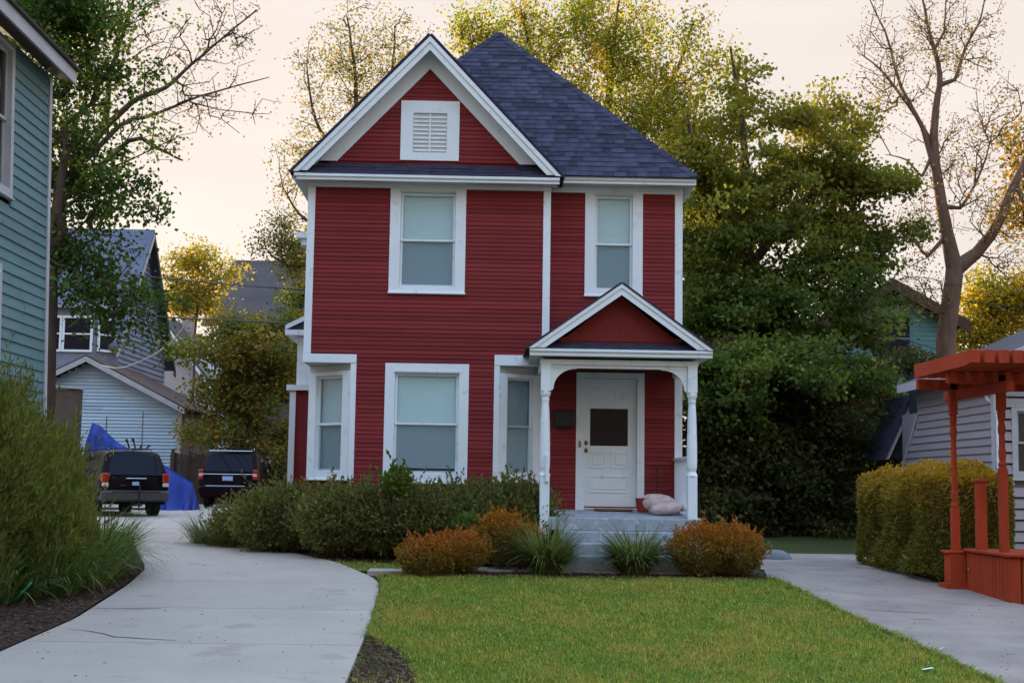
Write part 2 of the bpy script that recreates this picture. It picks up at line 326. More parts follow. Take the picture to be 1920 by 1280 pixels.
cr = [at(x, y, 12) for x, y in [(140, 1186), (175, 1190), (200, 1194), (214, 1200), (236, 1200), (262, 1203), (300, 1205), (330, 1206)]]
def gpix(px, py):
    lo, hi = 2.0, 400.0; d = FW + RT * ((px - CX) / F) - UP * ((py - CY) / F)
    for _ in range(60):
        mid = (lo + hi) / 2
        if 1.6 + d.z * mid / d.y > H(mid): lo = mid
        else: hi = mid
    return EYE + d * (lo / d.y)
def crack(pts, wd, name, parent, off):
    b = MB(); P = [gpix(*p) for p in pts]
    for i in range(len(P) - 1):
        a, c = P[i], P[i + 1]; w0 = wd * (.3 + .7 * math.sin(math.pi * (i + .2) / len(P))); w1 = wd * (.3 + .7 * math.sin(math.pi * min(1, (i + 1.2) / len(P))))
        b.add([(a.x, a.y - w0, H(a.y) + off), (c.x, c.y - w1, H(c.y) + off), (c.x, c.y + w1, H(c.y) + off), (a.x, a.y + w0, H(a.y) + off)], [(0, 1, 2, 3)])
    return b.build(name, 'soil', parent)
crack([(128, 1186), (160, 1188), (178, 1191), (198, 1195), (213, 1200), (236, 1201), (262, 1203), (300, 1205), (330, 1207)], .013, 'crack', drv, .034)
crack([(145, 1145), (200, 1146), (260, 1146), (300, 1145.5)], .016, 'crack', drv, .034)

RL = [(4, 4.05), (10.7, 4.03), (12.7, 4.06), (14.4, 4.0), (16.9, 4.03), (18.8, 4.0), (22, 4.5), (26, 4.7)]
RR = [(4, 6.5), (14, 6.45), (17.4, 6.3), (20.3, 6.1), (23, 6.6), (26, 7.0)]
rd = empty('side_driveway', (5, 14, H(14))); tag(rd, 'worn grey driveway between the lawn and the hedge', kind='structure')
strip('drive_surface', RL, RR, 3, 23.6, .012, 'asphalt', rd, dy=.25, nx=8, jag=.035)
crack([(1630, 1146), (1660, 1147), (1700, 1149), (1740, 1151)], .012, 'crack', rd, .018)
crack([(1700, 1162), (1740, 1163), (1752, 1164)], .012, 'crack', rd, .018)

LL = [(2, -.9), (10.4, -.93), (13.2, -1.0), (16.3, -1.14), (17.1, -1.2), (18.0, -1.3)]; LR = [(2, 4.02), (12.7, 4.03), (14.4, 3.97), (16.9, 4.0), (18.8, 3.97)]
tag(strip('lawn', LL, LR, 3, 18.25, .006, 'lawn', dy=.3), 'mown front lawn', kind='structure')
tag(strip('lawn', [(19, -1.75), (19.5, -1.93), (21.5, -2.8), (22.7, -3.7), (24.1, -4.6)], [(19, -.45), (21, -.5), (24.1, -4)], 18.75, 23.6, .006, 'lawn', dy=.3), 'strip of lawn in front of the shrub bed', kind='structure')
bed = tag(strip('planting_bed', [(17.9, -1.3), (19.2, -1.2)], [(17.9, 3.97), (19.2, 3.97)], 18.05, 19.4, .016, 'mulch', dy=.2, jag=.03), 'dark mulch bed along the front of the lawn', kind='structure')
tag(strip('planting_bed', [(6, -7), (19, -7.5), (22, -8)], [(6, -4.05), (13.5, -4.0), (16.5, -4.27), (18.3, -4.52), (22, -5.6)], 5, 22, .02, 'mulch', dy=.3), 'bark mulch bed beside the driveway', kind='structure')
tag(strip('planting_bed', [(10, -.93), (10.6, -.95), (12.6, -1.0)], [(9, -.34), (10.6, -.46), (11.8, -.66), (12.6, -.98)], 9, 12.6, .012, 'mulch', dy=.15, jag=.05), 'bare patch of soil at the edge of the lawn', kind='structure')
tag(strip('planting_bed', [(19.6, -.5), (20.4, -2.4), (22, -3.1), (24, -4.6), (27, -5.4)], [(19.6, 1.1), (20.9, 1.1), (21.3, 1.0), (21.35, -2.7), (24, -3), (27, -3.2)], 19.8, 27, .03, 'mulch', dy=.2), 'mulch bed under the shrubs along the house', kind='structure')
wk = empty('path', (1, 19, H(19))); tag(wk, 'narrow concrete path from the driveway to the steps', kind='structure')
for x0, x1 in ((-1.5, -.6), (-.59, .35), (.36, 1.3), (1.31, 2.3), (2.31, 3.3)):
    y0 = 18.35 if x1 < 0 else 18.75
    MB().cbox(x0, x1, y0, y0 + (.5 if x1 < 0 else .75), H(18.7) - .05, H(18.9) + .035, .008).build('slab', 'concrete', wk)

def chips(name, fx, y0, y1, n, label, off=.02):
    ys = y0 + (y1 - y0) * RNG.random(n); xl, xr = fx(ys); xs = xl + (xr - xl) * RNG.random(n)
    P = np.stack([xs, ys, np.interp(ys, [0, 9, 20, 37], [0.02, .05, .43, .63]) + off + .012 * RNG.random(n)], 1)
    V = leaf_quads(P, .07, .028, 0.0, fold=.1); V[:, :, 2] = np.maximum(V[:, :, 2] * .35 + P[:, None, 2] * .65, P[:, None, 2] - .01)
    return tag(np_mesh(name, V, 4, 'leaf', None, palette(n, [(.13, .075, .05), (.08, .05, .038), (.19, .13, .10), (.05, .03, .025)])), label, kind='stuff')
chips('mulch_chips', lambda y: (np.full_like(y, -6.5), np.interp(y, [6, 13.5, 16.5, 18.3], [-4.08, -4.03, -4.3, -4.55])), 9, 18.6, 14000, 'bark chips scattered over the bed by the driveway', .022)
chips('mulch_chips', lambda y: (np.full_like(y, -1.2), np.full_like(y, 3.9)), 18.1, 19.3, 3000, 'bark chips along the front bed', .018)
chips('mulch_chips', lambda y: (np.interp(y, [10, 12.6], [-.93, -1.0]), np.interp(y, [9, 10.6, 11.8, 12.6], [-.34, -.46, -.66, -.98])), 9, 12.5, 1500, 'dry litter on the bare soil patch', .014)

# lawn blades
def lawn_blades(name, polyl, polyr, y0, y1, n, label):
    u = RNG.random(n); ys = y0 + (y1 - y0) * u ** 1.35
    xl = np.interp(ys, [p[0] for p in polyl], [p[1] for p in polyl]) - .03; xr = np.interp(ys, [p[0] for p in polyr], [p[1] for p in polyr]) + .05
    xs = xl + (xr - xl) * RNG.random(n)
    bare = (xs < np.interp(ys, [9, 10.6, 11.8, 12.6], [-.36, -.48, -.68, -1.2])) & (RNG.random(n) < .86)
    xs, ys = xs[~bare], ys[~bare]; n = len(xs)
    def fld(a, b, c): return np.sin(xs * a + 1.3 * np.sin(ys * b + c)) * np.sin(ys * a * .8 + 1.7 * np.sin(xs * b * 1.3 - c))
    pat = fld(1.7, 1.1, .4) * .4 + fld(4.3, 2.3, 2) * .35 + fld(11, 5.3, 1) * .4 - .1 + .42 * RNG.normal(size=n)
    B = np.stack([xs, ys, np.interp(ys, [0, 9, 20, 37], [.02, .05, .43, .63]) + .004], 1)
    a = RNG.random(n) * 6.283; lean = .012 + .03 * RNG.random(n); h = (.014 + .034 * RNG.random(n) ** 1.6) * (1 + .35 * pat)
    wd = .0035 + .0045 * RNG.random(n) + .0003 * (ys - 10); sd = np.stack([np.cos(a + 1.3), np.sin(a + 1.3), 0 * a], 1) * wd[:, None]
    T = B + np.stack([np.cos(a) * lean, np.sin(a) * lean, h], 1)
    V = np.stack([B - sd, B + sd, T], 1)
    g1, g2, g3 = np.array([.145, .225, .035]), np.array([.31, .32, .058]), np.array([.44, .29, .095])
    t = np.clip(.38 + .5 * pat, 0, 1)[:, None]; c = g1 * (1 - t) + g2 * t
    dry = (RNG.random(n) < .09 + .48 * np.clip(pat, 0, 1))[:, None]; c = np.where(dry, g3, c) * (1 + .28 * RNG.normal(size=(n, 1)))
    return tag(np_mesh(name, V, 3, 'blade', None, c), label, kind='stuff')
lawn_blades('lawn_grass', LL, LR, 9.0, 18.3, 330000, 'short green grass of the front lawn')
lawn_blades('lawn_grass', [(19, -1.75), (19.5, -1.93), (21.5, -2.8), (22.7, -3.7), (24.1, -4.6)], [(19, -.45), (20.6, -.4), (21.2, -1.9), (24.1, -4)], 18.8, 22.6, 26000, 'short grass of the strip before the shrub bed')

# ------------------------------------------------------------------ the red house
YF, YR = 21.2, 21.65
house = empty('red_house', (0, 22, H(21.5)), 'tall narrow red clapboard house with white trim and dark blue roof', 'house')
XL, XM, XR = -2.83, 1.06, 3.25
ZB = 0.42
# solid core behind the boards
core = MB()
core.box(XL + .03, XM - .03, YF + .16, 30, 3.62, 6.5)
core.prism([(-2.06, YF + .16, ZB), (.22, YF + .16, ZB), (.94, YR + .12, ZB), (.94, 30, ZB), (XL + .05, 30, ZB), (XL + .05, 22.02, ZB)], (0, 0, 3.2 - .0))
core.box(.95, XR - .03, YR + .16, 30, ZB, 6.56)
core.prism([(-2.95, YF + .16, 6.5), (1.1, YF + .16, 6.5), (-.92, YF + .16, 8.6)], (0, 1.2, 0))
core.build('wall_core', 'dark', house)

ROW = .0672
bmesh_board = None
def board_mesh():
    me = bpy.data.meshes.new('clapboard')
    h = ROW + .012
    vs = [(-.5, -.020, 0), (.5, -.020, 0), (.5, 0, 0), (-.5, 0, 0), (-.5, -.006, h), (.5, -.006, h), (.5, .004, h), (-.5, .004, h)]
    me.from_pydata(vs, [], [(0, 3, 2, 1), (4, 5, 6, 7), (0, 1, 5, 4), (1, 2, 6, 5), (2, 3, 7, 6), (3, 0, 4, 7)]); me.update(); me.materials.append(M['red']); return me
BOARD = board_mesh()
def clapboards(parent, frame, z0, z1, span, holes, thick_joined=None, row=ROW, me=None, name='clapboard', split=True):
    """rows of boards on the plane of frame (x along the wall, y inward); span(z) -> (x0, x1); holes (x0, x1, z0, z1)"""
    k = 0; z = z0
    while z < z1 - .01:
        iv = [span(z + row * .3)]
        for hx0, hx1, hz0, hz1 in holes:
            if hz0 < z + row * .75 and hz1 > z + row * .25:
                nv = []
                for a, b in iv:
                    if hx1 <= a or hx0 >= b: nv.append((a, b))
                    else:
                        if hx0 > a: nv.append((a, hx0))
                        if hx1 < b: nv.append((hx1, b))
                iv = nv
        if split:
            nv = []
            for a, b in iv:
                if b - a > 1.5 and random.random() < .75: c_ = a + (b - a) * random.uniform(.2, .8); nv += [(a, c_ - .002), (c_ + .002, b)]
                else: nv.append((a, b))
            iv = nv
        for a, b in iv:
            if b - a < .03: continue
            o = bpy.data.objects.new(name, me or BOARD); COL.objects.link(o)
            mw = frame @ Matrix.Translation(((a + b) / 2, random.uniform(-.002, .002), z + random.uniform(-.0018, .0018))) @ Matrix.Rotation(random.uniform(-.0012, .0012), 4, 'Y') @ Matrix.Diagonal((b - a, 1, 1, 1))
            loc, rot, sc = mw.decompose(); o.location = loc; o.rotation_euler = rot.to_euler(); o.scale = sc
            adopt(o, parent); k += 1
        z += row
    return k
def frame_at(p, u):          # local x = u (to the right as one faces the wall), y = into the wall, z up
    u = Vector((u[0], u[1], 0)).normalized(); n = Vector((-u.y, u.x, 0))
    return Matrix(((u.x, n.x, 0, p[0]), (u.y, n.y, 0, p[1]), (0, 0, 1, p[2]), (0, 0, 0, 1)))
FF = frame_at((0, YF, 0), (1, 0)); FR = frame_at((0, YR, 0), (1, 0))
W1 = (-1.511, -.299, 4.63, 6.30); W2 = (-1.528, -.205, 1.63, 3.49); W3 = (1.648, 2.596, 4.70, 6.41)
VT = (-1.375, -.432, 6.765, 7.745)
fw = MB().box(XL + .02, XM - .02, YF + .02, YF + .155, 6.33, 6.5).build('front_wall', 'red', house)
def fspan(z):
    return (-2.0, .23) if z < 3.60 else (XL + .05, XM - .05)
nb = clapboards(fw, FF, 1.02, 6.32, fspan, [(W1[0] + .03, W1[1] - .03, W1[2] + .02, 7), (W2[0] + .03, W2[1] - .03, W2[2] + .02, W2[3] - .03)])
gw = MB().prism([(-2.6, YF + .01, 6.62), (.75, YF + .01, 6.62), (-.92, YF + .01, 8.45)], (0, .12, 0)).build('gable_wall', 'red', house)
nb += clapboards(gw, FF, 6.74, 8.40, lambda z: (-.92 - (8.52 - z) * .945, -.92 + (8.52 - z) * .945), [(VT[0] + .03, VT[1] - .03, 0, VT[3] - .03)])
rw = MB().box(XM, XR - .03, YR + .02, YR + .155, 6.42, 6.55).build('entrance_wall', 'red', house)
DOOR = (1.533, 2.636, 1.22, 3.43)
nb += clapboards(rw, FR, 1.22, 6.45, lambda z: (.98, XR - .04), [(W3[0] + .03, W3[1] - .03, W3[2] + .02, 7), (DOOR[0] + .03, DOOR[1] - .03, 0, DOOR[3] - .03)])
# backing so that no gap shows between boards
bk = MB()
def backing(b, fr, x0, x1, z0, z1, hole, y0=.006, y1=.15):
    hx0, hx1, hz0, hz1 = hole
    bb = MB(); e = .1
    bb.box(x0, hx0 + e, y0, y1, z0, z1); bb.box(hx1 - e, x1, y0, y1, z0, z1)
    if hz0 > z0: bb.box(hx0 + e, hx1 - e, y0, y1, z0, hz0 + e * .6)
    if hz1 < z1: bb.box(hx0 + e, hx1 - e, y0, y1, hz1 - e * .6, z1)
    b.add([fr @ v for v in bb.v], bb.f)
backing(bk, FF, XL + .06, XM - .06, 3.63, 6.32, W1); backing(bk, FF, -2.05, .24, ZB, 3.625, W2); backing(bk, FR, .96, XR - .05, 3.6, 6.41, W3); backing(bk, FR, .96, XR - .05, ZB, 3.595, DOOR)
bk.build('wall_sheathing', 'redflat', house)

def casing_mesh(x0, x1, z0, z1, cw, top=None, bot=None, y0=-.034, y1=.14):
    b = MB(); t = top or cw; s = bot or cw
    b.box(x0, x0 + cw, y0, .012, z0, z1); b.box(x1 - cw, x1, y0, .012, z0, z1)
    b.box(x0 + cw, x1 - cw, y0, .012, z1 - t, z1); b.box(x0 + cw, x1 - cw, y0 + .004, .012, z0, z0 + s)
    j = .012                                           # jambs
    b.box(x0 + cw - j, x0 + cw + .004, .013, y1, z0 + s, z1 - t); b.box(x1 - cw - .004, x1 - cw + j, .013, y1, z0 + s, z1 - t)
    b.box(x0 + cw + .004, x1 - cw - .004, .013, y1, z1 - t - .004, z1 - t + j); b.box(x0 + cw + .004, x1 - cw - .004, .013, y1, z0 + s - j, z0 + s + .004)
    return b
def window(parent, fr, x0, x1, z0, z1, cw=.155, top=None, bot=.09, rail=.5, blind_to=0.0, screen=True, head=True, name='window', label=None, blind=True, m='white'):
    c = casing_mesh(x0, x1, z0, z1, cw, top, bot)
    o = c.build(name, m, parent, frame=fr)
    if label: o['label'] = label
    t = top or cw; a, b_, lo, hi = x0 + cw, x1 - cw, z0 + bot, z1 - t
    MB().cbox(x0 - .012, x1 + .012, -.062, .0115, z0 - .035, z0 - .001, .008).build('sill', m, o, frame=fr)
    if head: MB().box(a - .012, b_ + .012, -.052, -.035, hi + .003, hi + .028).build('drip_cap', 'soffit', o, frame=fr)
    zm = lo + (hi - lo) * rail; s = .036
    for k, (q0, q1, dy) in enumerate(((zm - .02, hi - .006, .026), (lo + .006, zm + .012, .052))):
        sb = MB(); sb.box(a + .006, a + .006 + s, dy, dy + .026, q0, q1); sb.box(b_ - .006 - s, b_ - .006, dy, dy + .026, q0, q1)
        sb.box(a + .006 + s, b_ - .006 - s, dy, dy + .026, q1 - s, q1); sb.box(a + .006 + s, b_ - .006 - s, dy, dy + .026, q0, q0 + (s if k == 0 else s * 1.3))
        so = sb.build('sash', m, o, frame=fr)
        MB().add([(a + s, dy + .014, q0 + .02), (b_ - s, dy + .014, q0 + .02), (b_ - s, dy + .014, q1 - .02), (a + s, dy + .014, q1 - .02)], [(0, 1, 2, 3)]).build('pane', 'glass', o, frame=fr)
    if screen:
        zs = hi - .03 if screen == 'full' else zm - .03
        MB().add([(a + .04, .022 if screen == 'full' else .034, lo + .03), (b_ - .04, .022 if screen == 'full' else .034, lo + .03), (b_ - .04, .022 if screen == 'full' else .034, zs), (a + .04, .022 if screen == 'full' else .034, zs)], [(0, 1, 2, 3)]).build('insect_screen', 'screen', o, frame=fr)
    if not blind: MB().add([(a, .095, lo), (b_, .095, lo), (b_, .095, hi), (a, .095, hi)], [(0, 1, 2, 3)]).build('dark_room_sheet', 'dark', o, frame=fr)  # dark sheet standing in for the unlit room behind the glass
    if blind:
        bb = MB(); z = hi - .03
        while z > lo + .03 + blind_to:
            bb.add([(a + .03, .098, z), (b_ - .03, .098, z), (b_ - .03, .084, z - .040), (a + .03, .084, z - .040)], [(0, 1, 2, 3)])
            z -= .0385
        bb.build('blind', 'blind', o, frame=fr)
    return o
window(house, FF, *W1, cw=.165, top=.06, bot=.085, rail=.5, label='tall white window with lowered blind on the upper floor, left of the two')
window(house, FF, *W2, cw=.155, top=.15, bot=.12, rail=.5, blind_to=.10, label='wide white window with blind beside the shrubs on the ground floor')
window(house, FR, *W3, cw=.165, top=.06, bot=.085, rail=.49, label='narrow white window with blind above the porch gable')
# cut-away corners of the ground floor
def chamfer(a, b, nm):
    a = Vector(a); b = Vector(b); L = (b - a).length; fr = frame_at((a.x, a.y, 0), (b - a)) if b.x > a.x else None
    return fr, L
A1, B1 = Vector((-2.80, 21.86)), Vector((-2.045, 21.2)); A2, B2 = Vector((.225, 21.2)), Vector((.985, 21.62))
for A, B, lab in ((A1, B1, 'angled white window at the cut-away corner by the driveway'), (A2, B2, 'angled white window at the cut-away corner by the porch')):
    fr = frame_at((A.x, A.y, 0), (B - A)); L = (B - A).length
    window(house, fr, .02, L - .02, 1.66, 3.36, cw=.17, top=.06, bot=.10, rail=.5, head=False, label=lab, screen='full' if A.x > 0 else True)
    MB().box(.01, L - .01, .01, .12, ZB, 1.622).build('corner_panel', 'redflat', house, frame=fr)
    MB().box(.0, L, .0, .12, 3.365, 3.47).build('corner_header', 'soffit', house, frame=fr)
sf = MB(); sf.prism([(XL + .01, 21.19, 3.475), (-1.99, 21.19, 3.475), (-2.03, 21.24, 3.475), (XL + .01, 21.95, 3.475)], (0, 0, .14)); sf.build('corner_soffit', 'soffit', house)
sf = MB(); sf.prism([(.2, 21.19, 3.475), (XM - .01, 21.19, 3.475), (XM - .01, 21.66, 3.475), (.95, 21.66, 3.475), (.21, 21.24, 3.475)], (0, 0, .14)); sf.build('corner_soffit', 'soffit', house)
# trim boards of the front block
def board(nm, x0, x1, y0, y1, z0, z1, m='white', parent=house, c=.004): return MB().cbox(x0, x1, y0, y1, z0, z1, c).build(nm, m, parent)
y0, y1 = YF - .033, YF + .012
board('corner_board', XL, XL + .118, y0, y1, 3.62, 6.30); board('corner_board', XM - .118, XM, y0, y1, 3.66, 6.30)
board('corner_board', XL + .001, XL + .03, y1 + .002, 30, 3.62, 6.30); board('corner_board', XM - .03, XM - .001, y1 + .002, YR, 3.62, 6.30)
board('frieze_board', XL - .005, XM + .005, y0 - .004, y1, 6.302, 6.40)
board('corner_apron', XL - .004, -1.985, y0 - .006, y1, 3.478, 3.616); board('corner_apron', .195, XM + .0, y0 - .006, y1, 3.478, 3.645)
board('corner_board', -2.075, -1.985, y0 - .001, y1, .95, 3.475); board('corner_board', .195, .285, y0 - .001, y1, .95, 3.475)
board('corner_board', XR - .125, XR, YR - .033, YR + .012, 1.2, 6.385); board('corner_board', XR - .03, XR - .001, YR + .014, 30, .5, 6.385)
board('frieze_board', XM + .002, XR + .004, YR - .037, YR + .012, 6.387, 6.49)
board('corner_board', .93, 1.05, YR - .03, YR + .012, 1.2, 3.40)
board('side_wall', XL - .004 + .004, XL + .028, 22.1, 30, .5, 3.60, 'red')
# gable vent
vo = casing_mesh(*VT, .20, .20, .13, y1=.06).build('gable_vent', 'white', house, frame=FF)
MB().box(VT[0] + .2, VT[1] - .2, -.004, .008, VT[2] + .13, VT[3] - .2).build('vent_back', 'soffit', vo, frame=FF)
z = VT[2] + .165
while z < VT[3] - .235:
    MB().prism([(VT[0] + .205, -.018, z - .012), (VT[0] + .205, -.018, z), (VT[0] + .205, .028, z + .05), (VT[0] + .205, .028, z + .04)], (VT[1] - VT[0] - .41, 0, 0)).build('slat', 'white', vo, frame=FF); z += .068
MB().box(-.92, -.89, -.026, -.019, VT[2] + .14, VT[3] - .21).build('mullion', 'white', vo, frame=FF)
# eaves of the front block: fascia, crown moulding, soffit
YE = 20.86
def eave(x0, x1, ye, yw, zt, name='fascia'):
    b = MB(); b.prism([(x0, ye, zt), (x0, ye - .0, zt - .045), (x0, ye + .03, zt - .06), (x0, ye + .03, zt - .10), (x0, ye + .06, zt - .10), (x0, ye + .06, zt)], (x1 - x0, 0, 0)); b.build(name, 'white', house)
    MB().box(x0 + .03, x1 - .03, ye + .062, yw + .02, zt - .085, zt - .065).build('soffit', 'soffit', house)
eave(-3.02, 1.18, YE, YF, 6.455); eave(1.20, 3.42, 21.28, YR, 6.575)
MB().box(-3.02, -2.84, YE + .07, 30, 6.36, 6.40).build('soffit', 'soffit', house); MB().box(-3.03, -2.99, YE + .03, 30, 6.362, 6.452).build('fascia', 'white', house)
MB().box(XR + .01, 3.40, 21.36, 30, 6.48, 6.52).build('soffit', 'soffit', house); MB().box(3.39, 3.425, 21.30, 30, 6.481, 6.571).build('fascia', 'white', house)
# pent roof across the foot of the gable
roof = MB(); AP = Vector((.20, 24.62, 10.08)); RB = Vector((.20, 27.2, 10.08)); ZE = 6.575
e0, e1 = Vector((-3.05, 21.24, ZE)), Vector((3.45, 21.24, ZE)); b0, b1 = Vector((-3.05, 30.4, ZE)), Vector((3.45, 30.4, ZE))
roof.add([e0, e1, AP], [(0, 1, 2)]); roof.add([e1, b1, RB, AP], [(0, 1, 2, 3)]); roof.add([b1, b0, RB], [(0, 1, 2)]); roof.add([b0, e0, AP, RB], [(0, 1, 2, 3)]); roof.add([e0, e1, b1, b0], [(0, 3, 2, 1)])
ro = roof.build('roof', 'shingle2', house)
GA = Vector((-.92, 0, 8.735)); SL = (8.735 - 6.47) / 2.14
gr = MB()
for sx in (-1, 1):
    q = [(-.92, YE - .03, 8.735), (-.92 + sx * 2.16, YE - .03, 6.45), (-.92 + sx * 2.16, 21.6 if sx > 0 else 25, 6.45), (-.92, 23.62 if sx > 0 else 25, 8.735)]
    if sx < 0: q = [(-.92, YE - .03, 8.735), (-.92 - 2.16, YE - .03, 6.45), (-.92 - 2.16, 22.0, 6.45), (-.92, 23.62, 8.735)]
    n = Vector((sx * .727, 0, .687)); p = [Vector(v) for v in q]
    gr.prism(p, n * .035)
gro = gr.build('gable_roof', 'shingle2', house)
# rake boards, rake soffit, rake frieze
for sx in (-1, 1):
    tip = Vector((-.92, 0, 8.715)); foot = Vector((-.92 + sx * 2.13, 0, 6.465)); d = (foot - tip).normalized(); n = Vector((d.z * -sx, 0, d.x * sx)) * sx
    n = Vector((-d.z, 0, d.x)); n = n if n.z < 0 else -n             # inward, away from the roof
    def bar(o0, o1, ya, yb, nm, m, ext=0.0):
        # plumb cut at the ridge (x = -.92), level cut at the foot
        def P_(o):
            t = tip + n * o; tx = -.92; k = (tx - t.x) / d.x; return t + d * k
        def Q_(o):
            f = foot + n * o; zc = 6.475 + ext; k = (zc - f.z) / d.z; return f + d * k
        a, b, c, e = P_(o0), Q_(o0), Q_(o1), P_(o1)
        MB().prism([(a.x, ya, a.z), (b.x, ya, b.z), (c.x, ya, c.z), (e.x, ya, e.z)], (0, yb - ya, 0)).build(nm, m, house)
    bar(.0, .062, YE - .02, YE + .02, 'rake_crown', 'white'); bar(.058, .15, YE + .004, YE + .03, 'rake_board', 'white', .02)
    bar(.085, .105, YE + .031, YF - .036, 'rake_soffit', 'white', .05); bar(.10, .30, YF - .034, YF + .012, 'rake_frieze', 'white', .255)
# shingles
def shingle_mesh(wd, ln, th, m='shingle'):
    me = bpy.data.meshes.new('shingle')
    me.from_pydata([(-.5 * wd, 0, 0), (.5 * wd, 0, 0), (.5 * wd, ln, -.004), (-.5 * wd, ln, -.004), (-.5 * wd, 0, th), (.5 * wd, 0, th), (.5 * wd, ln, .002), (-.5 * wd, ln, .002)], [], [(0, 3, 2, 1), (4, 5, 6, 7), (0, 1, 5, 4), (1, 2, 6, 5), (2, 3, 7, 6), (3, 0, 4, 7)])
    me.update(); me.materials.append(M[m]); return me
SH = shingle_mesh(1, .175, .011)
sl = AP - (e0 + e1) / 2; SLEN = sl.length; sd = Vector((0, sl.y, sl.z)).normalized(); sn = Vector((0, -sd.z, sd.y))
rows = int(SLEN / .143); cand = []; rest = MB(); rest2 = MB()
for r in range(rows):
    s0 = r * .143; z = ZE + sd.z * s0; xa = -3.05 + 3.25 * s0 / SLEN + .06; xb = 3.45 - 3.25 * s0 / SLEN - .03
    xv = -.92 + (8.735 - z) / SL if z < 8.735 else -9                  # valley with the gable roof
    x = max(xa, xv - .15); jx = random.uniform(0, .2)
    while x < xb:
        wd = random.choice((.14, .17, .20, .24, .29)) - jx * .5; jx = 0; x2 = min(x + wd, xb + .02)
        c = Vector(((x + x2) / 2, 21.24 + sd.y * (s0 + .002), z)) + sn * random.uniform(.001, .008)
        if x2 - x > .05: cand.append((c, x2 - x - .004, r, x > xv))
        x = x2
cand.sort(key=lambda t: (not t[3], t[2]))
rm = Matrix(((1, 0, 0), (0, sd.y, sn.y), (0, sd.z, sn.z)))
for i, (c, wd, r, vis) in enumerate(cand):
    if i < 300:
        o = bpy.data.objects.new('shingle', SH); COL.objects.link(o); o.location = c; o.rotation_euler = rm.to_euler(); o.scale = (wd, 1, 1); adopt(o, ro)
    else:
        rest.add([c + rm @ Vector((v[0] * wd, v[1], v[2])) for v in [(-.5, 0, 0), (.5, 0, 0), (.5, .17, -.004), (-.5, .17, -.004), (-.5, 0, .011), (.5, 0, .011), (.5, .17, .002), (-.5, .17, .002)]],
                 [(4, 5, 6, 7), (0, 1, 5, 4), (1, 2, 6, 5), (3, 0, 4, 7)])
if rest.v: rest.build('upper_shingles', 'shingle2', ro)['kind'] = 'stuff'
for ec, sx in ((e1, -1), (e0, 1)):                                       # hip caps, folded over each hip
    hd = AP - ec; hl = hd.length; hd = hd.normalized(); k = 0.0
    while k < hl - .2:
        p = ec + hd * k; q = ec + hd * (k + .21); up = Vector((0, 0, .03)); l1 = Vector((sx * .115, 0, 0)); r1 = Vector((0, .115, 0)); rise = Vector((0, 0, .022))
        f = [(0, 1, 4, 3), (1, 2, 5, 4), (0, 6, 7, 2, 1)]
        MB().add([p + up + l1, p + up + rise, p + up + r1, q + up * .5 + l1, q + up * .5 + rise, q + up * .5 + r1, p + l1, p + r1], f).build('hip_cap', 'shingle', ro); k += .17
# pent-roof shingles (three short courses), one per piece
pr = MB().prism([(-2.99, YE + .02, 6.456), (-2.99, YF + .02, 6.70), (-2.99, YF + .02, 6.456)], (4.14, 0, 0)).build('pent_roof', 'shingle2', house)
pd = Vector((0, YF + .02 - YE - .02, .244)).normalized(); pn = Vector((0, -pd.z, pd.y)); rmp = Matrix(((1, 0, 0), (0, pd.y, pn.y), (0, pd.z, pn.z)))
ps = MB()
for r in range(3):
    x = -3.0 + random.uniform(0, .1); s0 = -.02 + r * .13
    while x < 1.12:
        wd = random.choice((.2, .27, .34)); x2 = min(x + wd, 1.14); c = Vector(((x + x2) / 2, YE + .02 + pd.y * s0, 6.456 + pd.z * s0)) + pn * random.uniform(.006, .014)
        ps.add([c + rmp @ Vector((v[0] * (x2 - x - .005), v[1], v[2])) for v in [(-.5, 0, 0), (.5, 0, 0), (.5, .16, -.004), (-.5, .16, -.004), (-.5, 0, .011), (.5, 0, .011), (.5, .16, .002), (-.5, .16, .002)]],
               [(0, 3, 2, 1), (4, 5, 6, 7), (0, 1, 5, 4), (1, 2, 6, 5), (2, 3, 7, 6), (3, 0, 4, 7)]); x = x2
ps.build('pent_shingles', 'shingle2', pr)['kind'] = 'stuff'
# side bay on the driveway side
sb = empty('side_bay', (-3.1, 25.5, 1), parent=house)
MB().box(-3.45, XL + .02, 24.6, 27.4, .5, 3.25).build('bay_wall', 'red', sb)
MB().box(-3.50, -3.39, 24.55, 24.66, .5, 3.25).build('corner_board', 'white', sb); MB().box(-3.56, XL, 24.5, 27.5, 3.26, 3.36).build('bay_cornice', 'white', sb)
MB().prism([(XL, 24.45, 4.78), (-3.55, 24.45, 4.48), (-3.55, 24.45, 4.36), (XL, 24.45, 4.36)], (0, 3.1, 0)).build('bay_roof', 'shingle2', sb)
MB().prism([(XL, 24.40, 4.83), (-3.60, 24.40, 4.44), (-3.60, 24.40, 4.36), (XL, 24.40, 4.74)], (0, .045, 0)).build('bay_rake', 'white', sb)
MB().box(-3.60, XL, 24.38, 27.5, 4.26, 4.355).build('bay_fascia', 'white', sb)
MB().box(-3.40, XL, 24.62, 27.4, 3.37, 4.25).build('bay_upper_wall', 'white', sb)
MB().box(-3.42, XL, 24.2, 27.0, 6.02, 6.12).build('bay_cornice', 'white', sb); MB().box(-3.34, XL, 24.26, 27.0, 5.90, 6.015).build('bay_fascia', 'white', sb); MB().box(-3.22, XL, 24.32, 27, 5.3, 5.895).build('bay_wall', 'soffit', sb)

